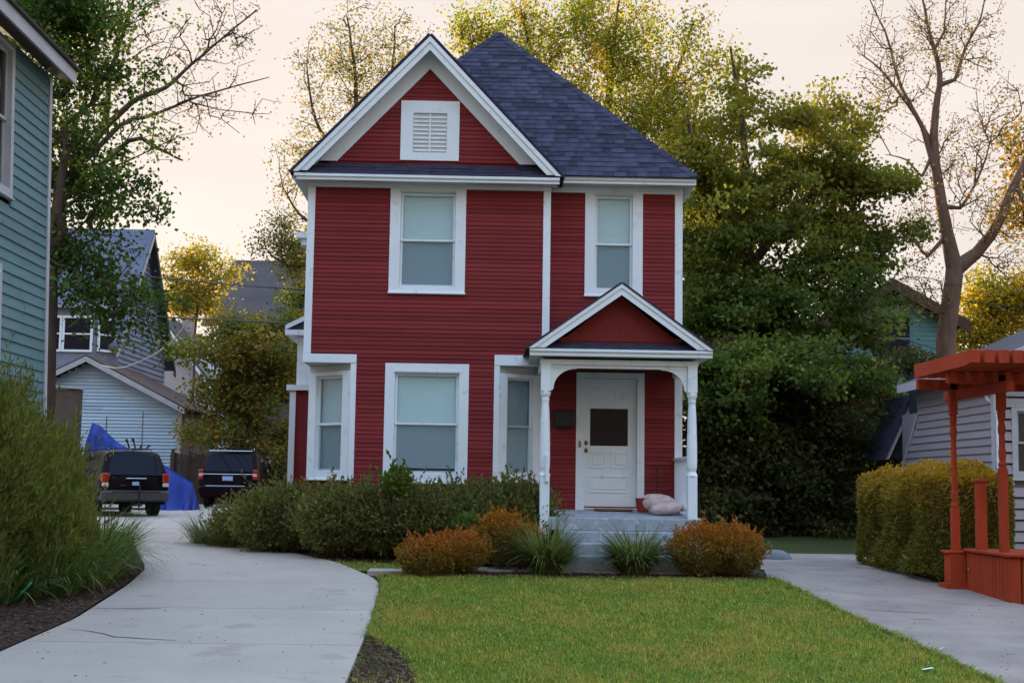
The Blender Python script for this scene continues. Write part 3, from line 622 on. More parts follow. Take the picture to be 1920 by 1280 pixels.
# front door
dr = MB().box(DOOR[0], DOOR[0] + .135, -.034, .012, DOOR[2], DOOR[3]).box(DOOR[1] - .115, DOOR[1], -.034, .012, DOOR[2], DOOR[3]).box(DOOR[0] + .135, DOOR[1] - .115, -.034, .012, DOOR[3] - .09, DOOR[3]) \
    .box(DOOR[0] + .123, DOOR[0] + .139, .013, .14, DOOR[2], DOOR[3] - .09).box(DOOR[1] - .119, DOOR[1] - .103, .013, .14, DOOR[2], DOOR[3] - .09).build('door', 'white', house, frame=FR)
dx0, dx1, dz0, dz1 = DOOR[0] + .142, DOOR[1] - .122, 1.262, DOOR[3] - .094
gx0, gx1, gz0, gz1 = 1.765, 2.379, 2.252, 2.853
leaf = MB(); yl0, yl1 = .055, .10
leaf.box(dx0, gx0, yl0, yl1, gz0 - .0, gz1); leaf.box(gx1, dx1, yl0, yl1, gz0, gz1); leaf.box(dx0, dx1, yl0, yl1, gz1 + .0005, dz1); leaf.box(dx0, dx1, yl0, yl1, dz0, gz0 - .0005)
lf = leaf.build('door_leaf', 'white', dr, frame=FR)
MB().box(gx0 - .005, gx1 + .005, .075, .085, gz0 - .005, gz1 + .005).build('pane', 'doorglass', dr, frame=FR)
def moulding(x0, x1, z0, z1):
    b = MB(); t = .022
    b.box(x0, x1, yl0 - .012, yl0 + .003, z0, z0 + t); b.box(x0, x1, yl0 - .012, yl0 + .003, z1 - t, z1); b.box(x0, x0 + t, yl0 - .0115, yl0 + .003, z0 + t, z1 - t); b.box(x1 - t, x1, yl0 - .0115, yl0 + .003, z0 + t, z1 - t)
    b.cbox(x0 + .05, x1 - .05, yl0 - .010, yl0 + .003, z0 + .05, z1 - .05, .008)
    b.build('door_panel', 'white', dr, frame=FR)
xm = (gx0 + gx1) / 2
for pz0, pz1 in ((1.895, 2.155), (2.965, 3.25)):
    moulding(gx0 - .01, xm - .05, pz0, pz1); moulding(xm + .05, gx1 + .01, pz0, pz1)
moulding(gx0 - .01, gx1 + .01, 1.50, 1.77)
for q, nm in ((2.175, 'door_knob'), (2.295, 'deadbolt')):
    MB().tube([(1.70, yl0 + .002, q), (1.70, yl0 - .012, q), (1.70, yl0 - .03, q), (1.70, yl0 - .06, q), (1.70, yl0 - .075, q)], [.035, .033, .014, .031 if nm == 'door_knob' else .022, .018], 12).build(nm, 'brass', dr, True, frame=FR)
MB().cbox(1.575, 1.615, -.05, -.035, 2.22, 2.32, .006).build('door_bell', 'brass', dr, frame=FR)
MB().box(dx0 - .02, dx1 + .02, -.03, .10, 1.232, 1.258).build('threshold', 'soffit', dr, frame=FR)
MB().cbox(1.165, 1.50, YR - .14, YR - .035, 2.53, 2.80, .02).build('mailbox', 'blackplastic', house)

# porch
porch = empty('porch', (2.06, 20.8, 1.1), parent=house)
YP = 19.98; ZF0, ZF1 = 1.135, 1.225            # floor front and back
PX0, PX1 = .88, 3.225
fl = MB(); x0, x1 = 1.02, 3.29
fl.prism([(x0, YP - .10, ZF0 - .178), (x0, YR + .02, ZF0 - .178), (x0, YR + .02, ZF1), (x0, YP - .09, ZF0), (x0, YP - .10, ZF0 - .012)], (x1 - x0, 0, 0)); fl.build('floor_slab', 'step', porch)
MB().box(1.10, 3.20, YP + .05, YR, .35, ZF0 - .19).build('porch_base', 'stone', porch)
steps = empty('steps', (2.1, 19.5, .45), parent=house)
for i, zt in enumerate((.950, .79, .63)):
    ya = YP - .10 - .29 * (i + 1); MB().cbox(1.16 + i * .01, 3.20 - i * .012, ya, YP - .09 - .29 * i, .36, zt, .014).build('step', 'step', steps)
PROF = [(.062, 0), (.072, .015), (.072, .035), (.058, .05), (.066, .075), (.066, .09), (.052, .11), (.052, .13)]
def turned_post(x, y, zb, zt, foot):
    b = MB(); s = .072
    b.cbox(x - s, x + s, y - s, y + s, zb, zb + foot, .012)
    b.lathe([(.085, 0), (.088, .01), (.066, .055), (.062, .075), (.074, .12), (.078, .2), (.077, .45), (.068, .8), (.058, 1.02), (.054, 1.045), (.054, zt - .46 - zb - foot - .15), (.06, zt - .46 - zb - foot - .14), (.06, zt - .46 - zb - foot - .11),
             (.055, zt - .46 - zb - foot - .10), (.076, zt - .46 - zb - foot - .045), (.078, zt - .46 - zb - foot - .01), (.07, zt - .46 - zb - foot)], (x, y), 16, zb + foot)
    b.cbox(x - s, x + s, y - s, y + s, zt - .46, zt, .006)
    return b.build('post', 'white', porch, True)
def flat(o):
    o.data.polygons.foreach_set('use_smooth', [False] * len(o.data.polygons)); return o
flat(turned_post(.955, YP, .62, 3.46, 1.12)); flat(turned_post(3.148, YP, ZF0 - .01, 3.46, .64))
MB().tube([(.985, YP - .10, 1.66), (.985, YP - .105, 2.05)], .034, 10).build('newspaper_tube', 'white', porch)
MB().cbox(PX0 - .01, PX1 + .01, YP - .07, YP + .07, 3.40, 3.475, .004).build('beam', 'white', porch); MB().box(1.03, 3.07, YP - .03, YP + .03, 3.352, 3.399).build('lower_beam', 'white', porch)
for sx, xc in ((1, 1.028), (-1, 3.075)):
    n = 10; R = .33; arc = [(xc, 3.40), (xc + sx * .46, 3.40), (xc + sx * .46, 3.352)]
    arc += [(xc + sx * .42, 3.352)] + [(xc + sx * (.045 + .33 * (1 - math.sin(t))), 3.352 - .012 - .29 * (1 - math.cos(t))) for t in [math.pi / 2 * i / n for i in range(n + 1)]] + [(xc + sx * .035, 3.03), (xc, 3.005)]
    poly = [(p[0], YP - .02, p[1]) for p in arc]
    MB().prism(poly if sx > 0 else poly[::-1], (0, .04, 0)).build('bracket', 'white', porch)
for x in (.955, 3.148): MB().cbox(x - .06, x + .06, YP + .071, YR - .01, 3.36, 3.47, .004).build('side_beam', 'white', porch)
MB().box(.93, 3.17, YP + .072, YR - .01, 3.476, 3.50).build('ceiling', 'brownwall', porch)
# porch eave and gable
YPE = 19.72
b = MB(); xa, xb, zt = .70, 3.42, 3.615
b.prism([(xa, YPE, zt), (xa, YPE, zt - .035), (xa, YPE + .03, zt - .06), (xa, YPE + .03, zt - .10), (xa, YPE + .06, zt - .10), (xa, YPE + .06, zt)], (xb - xa, 0, 0)); b.build('fascia', 'white', porch)
MB().box(xa + .03, xb - .03, YPE + .062, YR, 3.515, 3.545).build('soffit', 'soffit', porch)
MB().prism([(xa + .04, YPE + .02, zt + .002), (xa + .04, YP - .01, zt + .125), (xa + .04, YP - .01, zt + .002)], (xb - xa - .08, 0, 0)).build('pent_roof', 'shingle2', porch)
MB().prism([(1.0, YP - .02, 3.62), (3.12, YP - .02, 3.62), (2.06, YP - .02, 4.46)], (0, .06, 0)).build('tympanum', 'redflat', porch)
tb = MB()
for pa, pb in (((1.36, 3.775), (2.06, 4.325)), ((2.76, 3.775), (2.06, 4.325))): tb.beam((pa[0], YP - .024, pa[1]), (pb[0], YP - .024, pb[1]), .012, .05, (0, 0, 1))
tb.beam((1.12, YP - .027, 3.79), (3.0, YP - .027, 3.79), .012, .06); tb.box(2.055, 2.065, YP - .026, YP - .019, 3.82, 4.3)
tb.build('tympanum_trim', 'redflat', porch)
for sx in (-1, 1):
    tip = Vector((2.06, 0, 4.60)); foot = Vector((2.06 + sx * 1.385, 0, 3.615)); d = (foot - tip).normalized(); n = Vector((-d.z, 0, d.x)); n = n if n.z < 0 else -n
    def pbar(o0, o1, ya, yb, nm, m, zc):
        def P_(o): t = tip + n * o; return t + d * ((2.06 - t.x) / d.x)
        def Q_(o): f = foot + n * o; return f + d * ((zc - f.z) / d.z)
        a, q, c, e = P_(o0), Q_(o0), Q_(o1), P_(o1)
        MB().prism([(a.x, ya, a.z), (q.x, ya, q.z), (c.x, ya, c.z), (e.x, ya, e.z)], (0, yb - ya, 0)).build(nm, m, porch)
    pbar(0, .05, YPE - .02, YPE + .02, 'rake_crown', 'white', 3.62); pbar(.045, .135, YPE + .0, YPE + .028, 'rake_board', 'white', 3.63)
    pbar(.05, .07, YPE + .03, YP - .022, 'rake_soffit', 'white', 3.64)
    q = [Vector((2.06, YPE - .03, 4.60)), Vector((2.06 + sx * 1.40, YPE - .03, 3.605)), Vector((2.06 + sx * 1.40, YR - .04, 3.605)), Vector((2.06, YR - .04, 4.60))]
    MB().prism(q, Vector((sx * .58, 0, .81)) * .028).build('porch_roof', 'shingle2', porch)
# railing on the open side
rl = MB().cbox(3.10, 3.20, YP + .075, YR - .035, 2.02, 2.07, .01).build('railing', 'white', porch)
MB().box(3.12, 3.18, YP + .075, YR - .035, 1.24, 1.29).build('bottom_rail', 'white', rl)
y = YP + .13
while y < YR - .08: MB().box(3.135, 3.165, y, y + .034, 1.291, 2.019).build('baluster', 'white', rl); y += .118

# things on the porch
o = MB().cbox(1.83, 2.43, YR - .36, YR - .05, 1.222, 1.25, .008).build('doormat', 'mat'); tag(o, 'narrow brown doormat below the white front door', 'doormat')
def sack(name, c, r, seed, label, rot=0):
    rg = np.random.default_rng(seed); vs = []; fs = []; n, m_ = 20, 12
    for i in range(m_ + 1):
        ph = math.pi * i / m_
        for j in range(n):
            th = 2 * math.pi * j / n; k = 1 + .10 * math.sin(5 * th + seed) * math.sin(ph) + .08 * math.sin(9 * th + 3 * ph) + .05 * rg.normal()
            x, y, z = (math.copysign(abs(math.cos(th)) ** .8, math.cos(th)) * math.sin(ph) ** .8 * r[0] * k, math.copysign(abs(math.sin(th)) ** .8, math.sin(th)) * math.sin(ph) ** .8 * r[1] * k, math.cos(ph) * r[2] * (1 + .05 * rg.normal()))
            z = max(z, -r[2] * .8); X = x * math.cos(rot) - y * math.sin(rot); Y = x * math.sin(rot) + y * math.cos(rot)
            vs.append((c[0] + X, c[1] + Y, c[2] + z + .10 * X * (1 if seed % 2 else -1)))
    for i in range(m_):
        for j in range(n): q = (j + 1) % n; fs.append((i * n + j, i * n + q, (i + 1) * n + q, (i + 1) * n + j))
    b = MB().add(vs, fs); o = b.build(name, 'bag', None, True); return tag(o, label, 'sack')
sack('plastic_sack', (2.86, 20.68, 1.275), (.26, .16, .105), 3, 'pinkish plastic sack lying in front on the porch floor', .15)
sack('plastic_sack', (2.80, 21.0, 1.34), (.27, .15, .15), 4, 'crumpled pale plastic sack leaning behind the pink one', -.25)
t = MB().lathe([(.10, 0), (.115, .02), (.14, .2), (.15, .215), (.135, .215), (.10, .03)], (2.58, 21.12), 18, 1.212).build('red_tub', 'redpot', None, True); tag(t, 'small red plastic tub by the sacks on the porch', 'tub')
hk = MB().tube([(2.82, 21.50, 1.22), (2.82, 21.5, 1.86), (2.80, 21.5, 1.92), (2.76, 21.5, 1.93), (2.74, 21.5, 1.90)], .008, 6).tube([(2.82, 21.5, 1.86), (2.85, 21.5, 1.92), (2.89, 21.5, 1.93), (2.91, 21.5, 1.90)], .008, 6).build('plant_hook', 'blackplastic')
tag(hk, 'thin dark two-armed plant hook against the red porch wall', 'plant hook')

# ------------------------------------------------------------------ green house at the edge of the picture
gh = empty('green_house', (-5.8, 15, H(15)), 'teal green clapboard house wall with wide eave at the picture edge', 'house')
GX = -5.8; FG = frame_at((GX, 0, 0), (0, 1))                   # local x = +Y, local y = -X (into the wall)
MB().box(-11, GX - .17, 6, 18.0, .2, 7.1).build('wall_core', 'dark', gh)
gwall = MB().box(GX - .165, GX - .10, 6, 17.99, .2, 7.05).build('wall', 'green', gh)
gme = bpy.data.meshes.new('green_clapboard'); hh = .15
gme.from_pydata([(-.5, -.024, 0), (.5, -.024, 0), (.5, .01, 0), (-.5, .01, 0), (-.5, -.004, hh), (.5, -.004, hh), (.5, .01, hh), (-.5, .01, hh)], [], [(0, 3, 2, 1), (4, 5, 6, 7), (0, 1, 5, 4), (1, 2, 6, 5), (2, 3, 7, 6), (3, 0, 4, 7)]); gme.update(); gme.materials.append(M['green'])
GW1 = (14.95, 16.55, 5.05, 7.0); GW2 = (14.7, 16.25, 2.0, 4.18)
# row pitch near .14 m; the nearest stretch of the wall is out of the frame
clapboards(gwall, FG, .5, 7.0, lambda z: (6.05, 17.93), [(GW1[0] + .03, GW1[1] - .03, GW1[2], GW1[3]), (GW2[0] + .03, GW2[1] - .03, GW2[2], GW2[3])], row=.139, me=gme)
MB().box(17.92, 18.02, -.034, .02, .3, 7.02).build('corner_board', 'cream', gh, frame=FG)
MB().box(GX - .2, GX + .01, 18.002, 18.03, .3, 7.02).build('corner_board', 'cream', gh)
window(gh, FG, *GW1, cw=.10, top=.10, bot=.10, rail=.5, m='cream', blind=False, screen=False, label='cream window high on the green wall'); window(gh, FG, *GW2, cw=.11, top=.12, bot=.1, rail=.5, m='cream', blind=False, screen=False, label='cream window low on the green wall')
MB().prism([(GX + .0, 6, 7.10), (GX + .34, 6, 6.96), (GX + .34, 6, 6.99), (GX, 6, 7.13)], (0, 12.02, 0)).build('soffit', 'brownwall', gh)
MB().prism([(GX + .31, 6, 6.955), (GX + .345, 6, 6.955), (GX + .345, 6, 7.13), (GX + .31, 6, 7.14)], (0, 12.05, 0)).build('fascia', 'cream', gh)
MB().prism([(GX + .31, 6, 7.142), (GX + .39, 6, 7.142), (GX + .40, 6, 7.172), (GX - 3.5, 6, 9.34), (GX - 3.5, 6, 9.30)], (0, 12.10, 0)).build('roof', 'greyroof', gh)
MB().prism([(GX - .02, 17.99, 7.1), (GX - 3.4, 17.99, 9.2), (GX - 3.4, 17.99, .3), (GX - .02, 17.99, .3)], (0, -.1, 0)).build('rear_wall', 'green', gh)

gh.rotation_euler.y = -0.033; gh.location.x += .05                                   # the old wall leans a little away from the drive

# ------------------------------------------------------------------ grey house with side roof, behind the pergola
gy_ = empty('grey_house', (9.5, 27, H(26)), 'grey clapboard bungalow behind the hedge and pergola', 'house')
QX = 9.5; FQ = frame_at((QX, 30.2, 0), (0, -1))                # wall facing the side drive; local x towards the camera
MB().box(QX + .17, 17, 24.8, 30.1, .4, 4.2).build('wall_core', 'dark', gy_)
qw = MB().box(QX + .02, QX + .165, 24.65, 30.15, .4, 3.3).build('side_wall', 'greysiding', gy_)
qme = bpy.data.meshes.new('grey_clapboard'); hh = .165
qme.from_pydata([(-.5, -.036, 0), (.5, -.036, 0), (.5, .01, 0), (-.5, .01, 0), (-.5, -.004, hh), (.5, -.004, hh), (.5, .01, hh), (-.5, .01, hh)], [], [(0, 3, 2, 1), (4, 5, 6, 7), (0, 1, 5, 4), (1, 2, 6, 5), (2, 3, 7, 6), (3, 0, 4, 7)]); qme.update(); qme.materials.append(M['greysiding'])
def qspan(z): return (0.0 if z < 2.05 else min(1.25, (z - 2.05) * 1.25), 5.45)
clapboards(qw, FQ, .5, 3.75, qspan, [], row=.152, me=qme)
MB().box(QX - .035, QX + .02, 24.60, 24.72, .4, 3.8).build('corner_board', 'greytrim', gy_); MB().box(QX - .035, QX + .12, 24.56, 24.598, .4, 3.8).build('corner_board', 'greytrim', gy_)
FQ2 = frame_at((QX, 24.6, 0), (1, 0))
qf = MB().box(QX + .02, 17, 24.70, 24.79, .4, 4.0).build('front_wall', 'greysiding', gy_)
QW = (.30, 1.45, 1.85, 3.2)
clapboards(qf, FQ2, .5, 4.0, lambda z: (.13, 5.5), [(QW[0] + .03, QW[1] - .03, QW[2], QW[3])], row=.205, me=qme)
window(gy_, FQ2, *QW, cw=.10, bot=.09, rail=.5, blind=False, head=False, screen=False, label='white window beside the pergola post', m='cream')
MB().tube([(QX - .02, 24.9, 3.72), (QX - .02, 24.9, 3.35), (QX + .10, 24.50, 3.12), (QX + .02, 24.50, 3.0), (QX + .02, 24.50, .45)], .045, 8).build('downspout', 'white', gy_)
# main roof: eave along the side wall, then the slope
MB().prism([(QX - .35, 24.2, 3.76), (QX - .35, 24.2, 3.90), (15, 24.2, 6.6), (15, 24.2, 6.45)], (0, 4.9, 0)).build('roof', 'greyroof', gy_)
MB().box(QX - .40, QX - .352, 24.15, 29.15, 3.72, 3.90).build('eave_board', 'greytrim', gy_)
MB().prism([(QX + .1, 24.71, 3.99), (15, 24.71, 3.99), (15, 24.71, 6.42), (QX + .1, 24.71, 4.0)], (0, .07, 0)).build('gable_wall', 'greysiding', gy_)
MB().prism([(QX - .40, 24.14, 3.72), (15, 24.14, 6.38), (15, 24.14, 6.60), (QX - .40, 24.14, 3.90)], (0, .05, 0)).build('rake_board', 'greytrim', gy_)
# low steep roof over the far end
def at_poly(pts, Y): return [tuple(at(x_, y_, Y)) for x_, y_ in pts]
MB().prism(at_poly([(1660, 862), (1667, 860), (1720, 744), (1711, 742)], 30.3), (0, .05, 0)).build('lean_to_rake', 'greytrim', gy_)
MB().prism(at_poly([(1655, 862), (1660, 862), (1712, 742), (1707, 740)], 30.26), (0, 1.6, 0)).build('lean_to_roof', 'shingle2', gy_)
MB().prism(at_poly([(1668, 857), (1719, 748), (1740, 758), (1738, 800), (1700, 862)], 30.4), (0, .06, 0)).build('lean_to_soffit', 'dark', gy_)
MB().prism([(QX - .03, 30.22, .5), (QX - .03, 30.22, 2.0), (QX - .03, 29.0, 3.25), (QX - .03, 28.9, 3.25), (QX - .03, 30.1, 2.0), (QX - .03, 30.1, .5)], (.03, 0, 0)).build('corner_board', 'greytrim', gy_)

# ------------------------------------------------------------------ pergola
pg = empty('pergola', (6.6, 16.6, H(16.5)), 'red stained wooden pergola with turned posts beside the hedge', 'pergola')
def pg_post(x, y, zb, zt):
    s = .050; b = MB(); b.cbox(x - s, x + s, y - s, y + s, zb, zb + 1.05, .01); z = zb + 1.05; L = zt - .45 - z
    b.lathe([(.04, 0), (.05, .03), (.05, .05), (.036, .08), (.044, .13), (.047, .2), (.038, .24), (.037, L * .5), (.035, L - .3), (.045, L - .26), (.047, L - .2), (.036, L - .14), (.048, L - .08), (.05, L - .03), (.04, L)], (x, y), 14, z)
    b.cbox(x - s, x + s, y - s, y + s, zt - .45, zt, .008); return b.build('post', 'pergola', pg)
pg_post(6.22, 17.55, .33, 3.05); pg_post(6.42, 16.42, .85, 3.05); pg_post(8.0, 16.42, .3, 3.05); pg_post(8.0, 17.55, .3, 3.05)
MB().cbox(6.30, 6.42, 16.95, 17.07, .86, 1.72, .01).cbox(6.28, 6.44, 16.93, 17.09, 1.72, 1.77, .012).build('short_post', 'pergola', pg)
for y in (16.42, 17.55): MB().cbox(5.75, 8.6, y - .05, y + .05, 2.93, 3.07, .008).build('cross_beam', 'pergola', pg)
for x in (6.28, 8.0): MB().cbox(x - .045, x + .045, 15.75, 17.95, 2.80, 2.928, .008).build('side_beam', 'pergola', pg)
for i in range(16):
    x = 5.68 + i * .17; MB().prism([(x, 15.42, 3.10), (x, 15.42, 3.25), (x, 17.45, 3.25), (x, 17.45, 3.075), (x, 15.6, 3.075)], (.118, 0, 0)).build('rafter', 'pergola', pg)
# half wall of upright boards
y = 16.08
while y < 17.36:
    MB().cbox(6.30, 6.335, y, y + .092, .27, .83, .01).build('wall_board', 'pergola', pg); y += .11
MB().cbox(6.30, 6.44, 15.98, 16.075, .25, .83, .008).build('corner_panel', 'pergola', pg)
x = 6.46
while x < 8.0: MB().cbox(x, x + .094, 16.0, 16.035, .25, .83, .01).build('wall_board', 'pergola', pg); x += .112
MB().box(6.34, 8.1, 16.04, 17.38, .25, .83).build('inner_wall', 'brownwall', pg)
MB().cbox(6.26, 8.2, 15.93, 17.42, .835, .875, .01).build('wall_cap', 'pergola', pg)
MB().cbox(6.10, 6.32, 17.44, 17.66, .34, .80, .01).build('post_base', 'pergola', pg); MB().cbox(6.07, 6.45, 17.43, 17.70, .803, .84, .008).build('base_cap', 'pergola', pg)
MB().box(6.05, 6.5, 17.40, 17.75, .30, .42).build('base_step', 'pergola', pg)
MB().cbox(6.25, 6.262, 17.2, 17.26, .60, .63, .003).build('latch', 'chrome', pg)

# ------------------------------------------------------------------ garage, fence, far houses
ga = empty('garage', (-13, 51, H(50)), 'peeling white clapboard garage behind the parked cars', 'garage')
YG = 50.0
def px(x, y, Y): p = at(x, y, Y); return (p.x, p.z)
gax, gaz = px(163, 668, YG - .4); gex, gez = px(347, 766, YG - .4); gwx, _ = px(335, 800, YG); sl_ = (gaz - gez) / (gex - gax)
glx = gax - (gex - gax)
MB().prism([(glx + .4, YG + .03, .5), (gwx, YG + .03, .5), (gwx, YG + .03, gez + .15), (gax, YG + .03, gaz - .15), (glx + .4, YG + .03, gez + .15)], (0, 7, 0)).build('wall', 'brownwall', ga)
gam = bpy.data.meshes.new('garage_clapboard'); hh = .14
gam.from_pydata([(-.5, -.05, 0), (.5, -.05, 0), (.5, .01, 0), (-.5, .01, 0), (-.5, -.004, hh), (.5, -.004, hh), (.5, .01, hh), (-.5, .01, hh)], [], [(0, 3, 2, 1), (4, 5, 6, 7), (0, 1, 5, 4), (1, 2, 6, 5), (2, 3, 7, 6), (3, 0, 4, 7)]); gam.update(); gam.materials.append(M['garage'])
clapboards(ga, frame_at((0, YG + .02, 0), (1, 0)), .7, gaz - .35, lambda z: (max(glx + .4, gax - (gaz - .2 - z) / sl_), min(gwx, gax + (gaz - .2 - z) / sl_)), [], row=.128, me=gam)
MB().box(gwx - .02, gwx + .08, YG - .03, YG + .06, .6, gez + .1).build('corner_board', 'cream', ga)
dx_, _ = px(200, 790, YG)
MB().box(dx_ - .012, dx_ + .012, YG - .035, YG - .003, .8, 3.9).build('door_seam', 'brownwall', ga)
dx2, _ = px(268, 790, YG); MB().box(dx2 - .01, dx2 + .01, YG - .035, YG - .003, .8, 4.1).build('door_seam', 'brownwall', ga)
for sx in (-1, 1):
    ex = gax + sx * (gex - gax); q = [Vector((gax, YG - .5, gaz)), Vector((ex, YG - .5, gez)), Vector((ex, YG + 7.4, gez)), Vector((gax, YG + 7.4, gaz))]
    MB().prism(q, Vector((0, 0, .06))).build('roof', 'brownroof', ga)
    MB().prism([(gax, YG - .53, gaz + .0), (ex, YG - .53, gez + .0), (ex, YG - .53, gez - .20), (gax, YG - .53, gaz - .20)], (0, .05, 0)).build('rake_board', 'cream', ga)
    MB().prism([(gax, YG - .47, gaz - .08), (ex, YG - .47, gez - .08), (ex, YG - .47, gez - .10), (gax, YG - .47, gaz - .10)], (0, .5, 0)).build('soffit', 'brownwall', ga)
sxw, _ = px(362, 800, YG + 4)
MB().box(gwx + .0, gwx + .03, YG + 2.0, YG + 2.5, 2.0, 3.0).build('side_window', 'dark', ga)
# brown shed at the driveway end of the green house
bs = empty('brown_shed', (-13.5, 42, H(42)), 'dark brown shed with pale roof edge behind the feathery bush', 'shed')
a0 = at(60, 716, 42); a1 = at(147, 726, 42)
MB().box(a0.x - 2, a1.x, 42, 42.5, .5, a1.z - .06).build('wall', 'brownwall', bs); MB().prism([(a0.x - 2, 41.9, a0.z + .12), (a1.x + .04, 41.9, a1.z), (a1.x + .04, 41.9, a1.z - .055), (a0.x - 2, 41.9, a0.z + .065)], (0, .7, 0)).build('roof', 'cream', bs)

fe = empty('wooden_fence', (-9, 52, H(50)), 'weathered dark plank fence behind the parked cars', 'fence')
x = -11.2
while x < -4.2:
    h = 2.55 + random.uniform(-.03, .03); MB().cbox(x, x + .145, 48.9, 48.93, .72, h, .008).build('plank', 'fence', fe); x += .155
for x in (-11.15, -9.05, -6.9, -4.9): MB().cbox(x, x + .12, 48.78, 48.89, .6, 2.72, .01).build('fence_post', 'fence', fe)
MB().box(-11.2, -4.2, 48.935, 49.0, 2.2, 2.3).build('rail', 'fence', fe)

def gable_wall_boards(parent, P, n): pass
ph = empty('purple_house', (-17, 58, H(58)), 'tall lavender shingled house with blue grey roof behind the garage', 'house')
PXG = -15.0; yn, yf, ya = 54.2, 63.4, 58.75; zr = at(262, 436, ya).z; ze = 7.3
MB().prism([(PXG, yn, .8), (PXG, yf, .8), (PXG, yf, ze), (PXG, ya, zr - .1), (PXG, yn, ze)], (-14, 0, 0)).build('wall', 'purple', ph)
pm = bpy.data.meshes.new('purple_shingle_course'); hh = .24
pm.from_pydata([(-.5, -.055, 0), (.5, -.055, 0), (.5, .01, 0), (-.5, .01, 0), (-.5, -.004, hh), (.5, -.004, hh), (.5, .01, hh), (-.5, .01, hh)], [], [(0, 3, 2, 1), (4, 5, 6, 7), (0, 1, 5, 4), (1, 2, 6, 5), (2, 3, 7, 6), (3, 0, 4, 7)]); pm.update(); pm.materials.append(M['purple'])
FP = frame_at((PXG + .02, yn, 0), (0, 1)); kk = (zr - ze) / (ya - yn)
clapboards(ph, FP, 3.0, zr - .35, lambda z: (0.05 + max(0, (z - ze) / kk), (yf - yn) - .05 - max(0, (z - ze) / ((zr - ze) / (yf - ya)))), [], row=.225, me=pm, name='shingle_course')
clapboards(ph, frame_at((-22, yn - .02, 0), (1, 0)), 3.0, 5.6, lambda z: (0, 6.95), [], row=.225, me=pm, name='shingle_course')
for y_, s in ((yn - .5, -1), (yf + .5, 1)):
    zz = ze - kk * .5
    MB().prism([(PXG + .45, ya, zr), (PXG + .45, y_, zz), (-30, y_, zz), (-30, ya, zr)], (0, 0, .14)).build('roof', 'blueroof', ph)
    MB().prism([(PXG + .40, ya, zr - .02), (PXG + .40, y_, zz - .02), (PXG + .40, y_, zz - .30), (PXG + .40, ya, zr - .30)], (.07, 0, 0)).build('rake_board', 'brownwall' if s > 0 else 'cream', ph)
b = at(95, 592, 53.2); c = at(172, 660, 53.2); d = at(208, 655, 53.9)
pb = MB().box(-20.5, c.x + .05, 53.25, 54.15, c.z - 1.2, b.z + .35).build('bay', 'purple', ph)
MB().prism([(-20.7, 53.0, b.z + .33), (c.x + .3, 53.0, b.z + .33), (c.x + 1.1, 54.15, b.z + .33), (c.x + .9, 54.15, b.z + .75), (-20.7, 54.15, b.z + .75)][0:3] + [(-20.7, 54.15, b.z + .33)], (0, 0, .10)).build('bay_roof', 'cream', ph)
def simple_window(parent, fr, x0, x1, z0, z1, m='white', mull=True):
    o = MB().box(x0, x0 + .09, -.04, .02, z0, z1).box(x1 - .09, x1, -.04, .02, z0, z1).box(x0 + .09, x1 - .09, -.04, .02, z1 - .09, z1).box(x0 + .09, x1 - .09, -.04, .02, z0, z0 + .09).build('window', m, parent, frame=fr)
    MB().box(x0 + .09, x1 - .09, -.012, .01, z0 + .09, z1 - .09).build('pane', 'carglass', o, frame=fr)
    if mull: MB().box(x0 + .09, x1 - .09, -.03, -.013, (z0 + z1) / 2 - .03, (z0 + z1) / 2 + .03).build('meeting_rail', m, o, frame=fr)
    return o
FB = frame_at((0, 53.22, 0), (1, 0)); wx = [at(x, 620, 53.2).x for x in (60, 88, 117, 174)]
simple_window(ph, FB, wx[2], wx[3], c.z, b.z + .02); simple_window(ph, FB, wx[0] - .4, wx[2] - .02, c.z, b.z + .02)
fa = frame_at((c.x + .08, 53.26, 0), (.75, .85)); simple_window(ph, fa, .12, .95, c.z + .05, b.z)
MB().prism([(c.x + .04, 53.27, c.z - 1.2), (c.x + .80, 54.14, c.z - 1.2), (c.x + .04, 54.14, c.z - 1.2)], (0, 0, b.z - c.z + 1.5)).build('bay_side', 'purple', ph)
FPW = frame_at((PXG + .03, yn, 0), (0, 1)); simple_window(ph, FPW, 4.1, 4.9, 8.0, 9.6, 'brownwall'); 
ao = at(262, 700, 59); MB().tube([(PXG + .06, 57.2 + .45 * math.cos(t), 4.6 + .95 * math.sin(t)) for t in [math.pi * i / 8 for i in range(9)]], .05, 6).build('window_arch', 'brownwall', ph)
MB().box(PXG + .03, PXG + .05, 56.8, 57.6, 3.7, 5.2).build('pane', 'carglass', ph)

th = empty('gabled_cottage', (-16, 75, H(70)), 'pale teal gabled cottage with grey roof behind the lavender house', 'house')
p0, p1, p2 = at(300, 588, 72), at(352, 660, 72), at(395, 590, 76)
MB().prism([(p0.x - 3, 72, .8), (p1.x + 1.3, 72, .8), (p1.x + 1.3, 72, p1.z - 1), (p0.x, 72, p0.z - .2), (p0.x - 3, 72, p1.z - 1)], (0, 8, 0)).build('wall', 'cream', th)
for sx in (-1, 1):
    ex = p0.x + sx * (p1.x - p0.x) * 1.9; ez = p0.z - (p0.z - p1.z) * 1.9
    MB().prism([(p0.x, 71.5, p0.z), (ex, 71.5, ez), (ex, 80.5, ez), (p0.x, 80.5, p0.z)], (0, 0, .12)).build('roof', 'greyroof', th)
    MB().prism([(p0.x, 71.45, p0.z), (ex, 71.45, ez), (ex, 71.45, ez - .22), (p0.x, 71.45, p0.z - .22)], (0, .06, 0)).build('rake_board', 'white', th)
cc = at(356, 572, 77); MB().cbox(cc.x - .35, cc.x + .35, 76.6, 77.4, 6, cc.z + .55, .03).box(cc.x - .42, cc.x + .42, 76.55, 77.45, cc.z + .35, cc.z + .45).build('chimney', 'chimney', th)
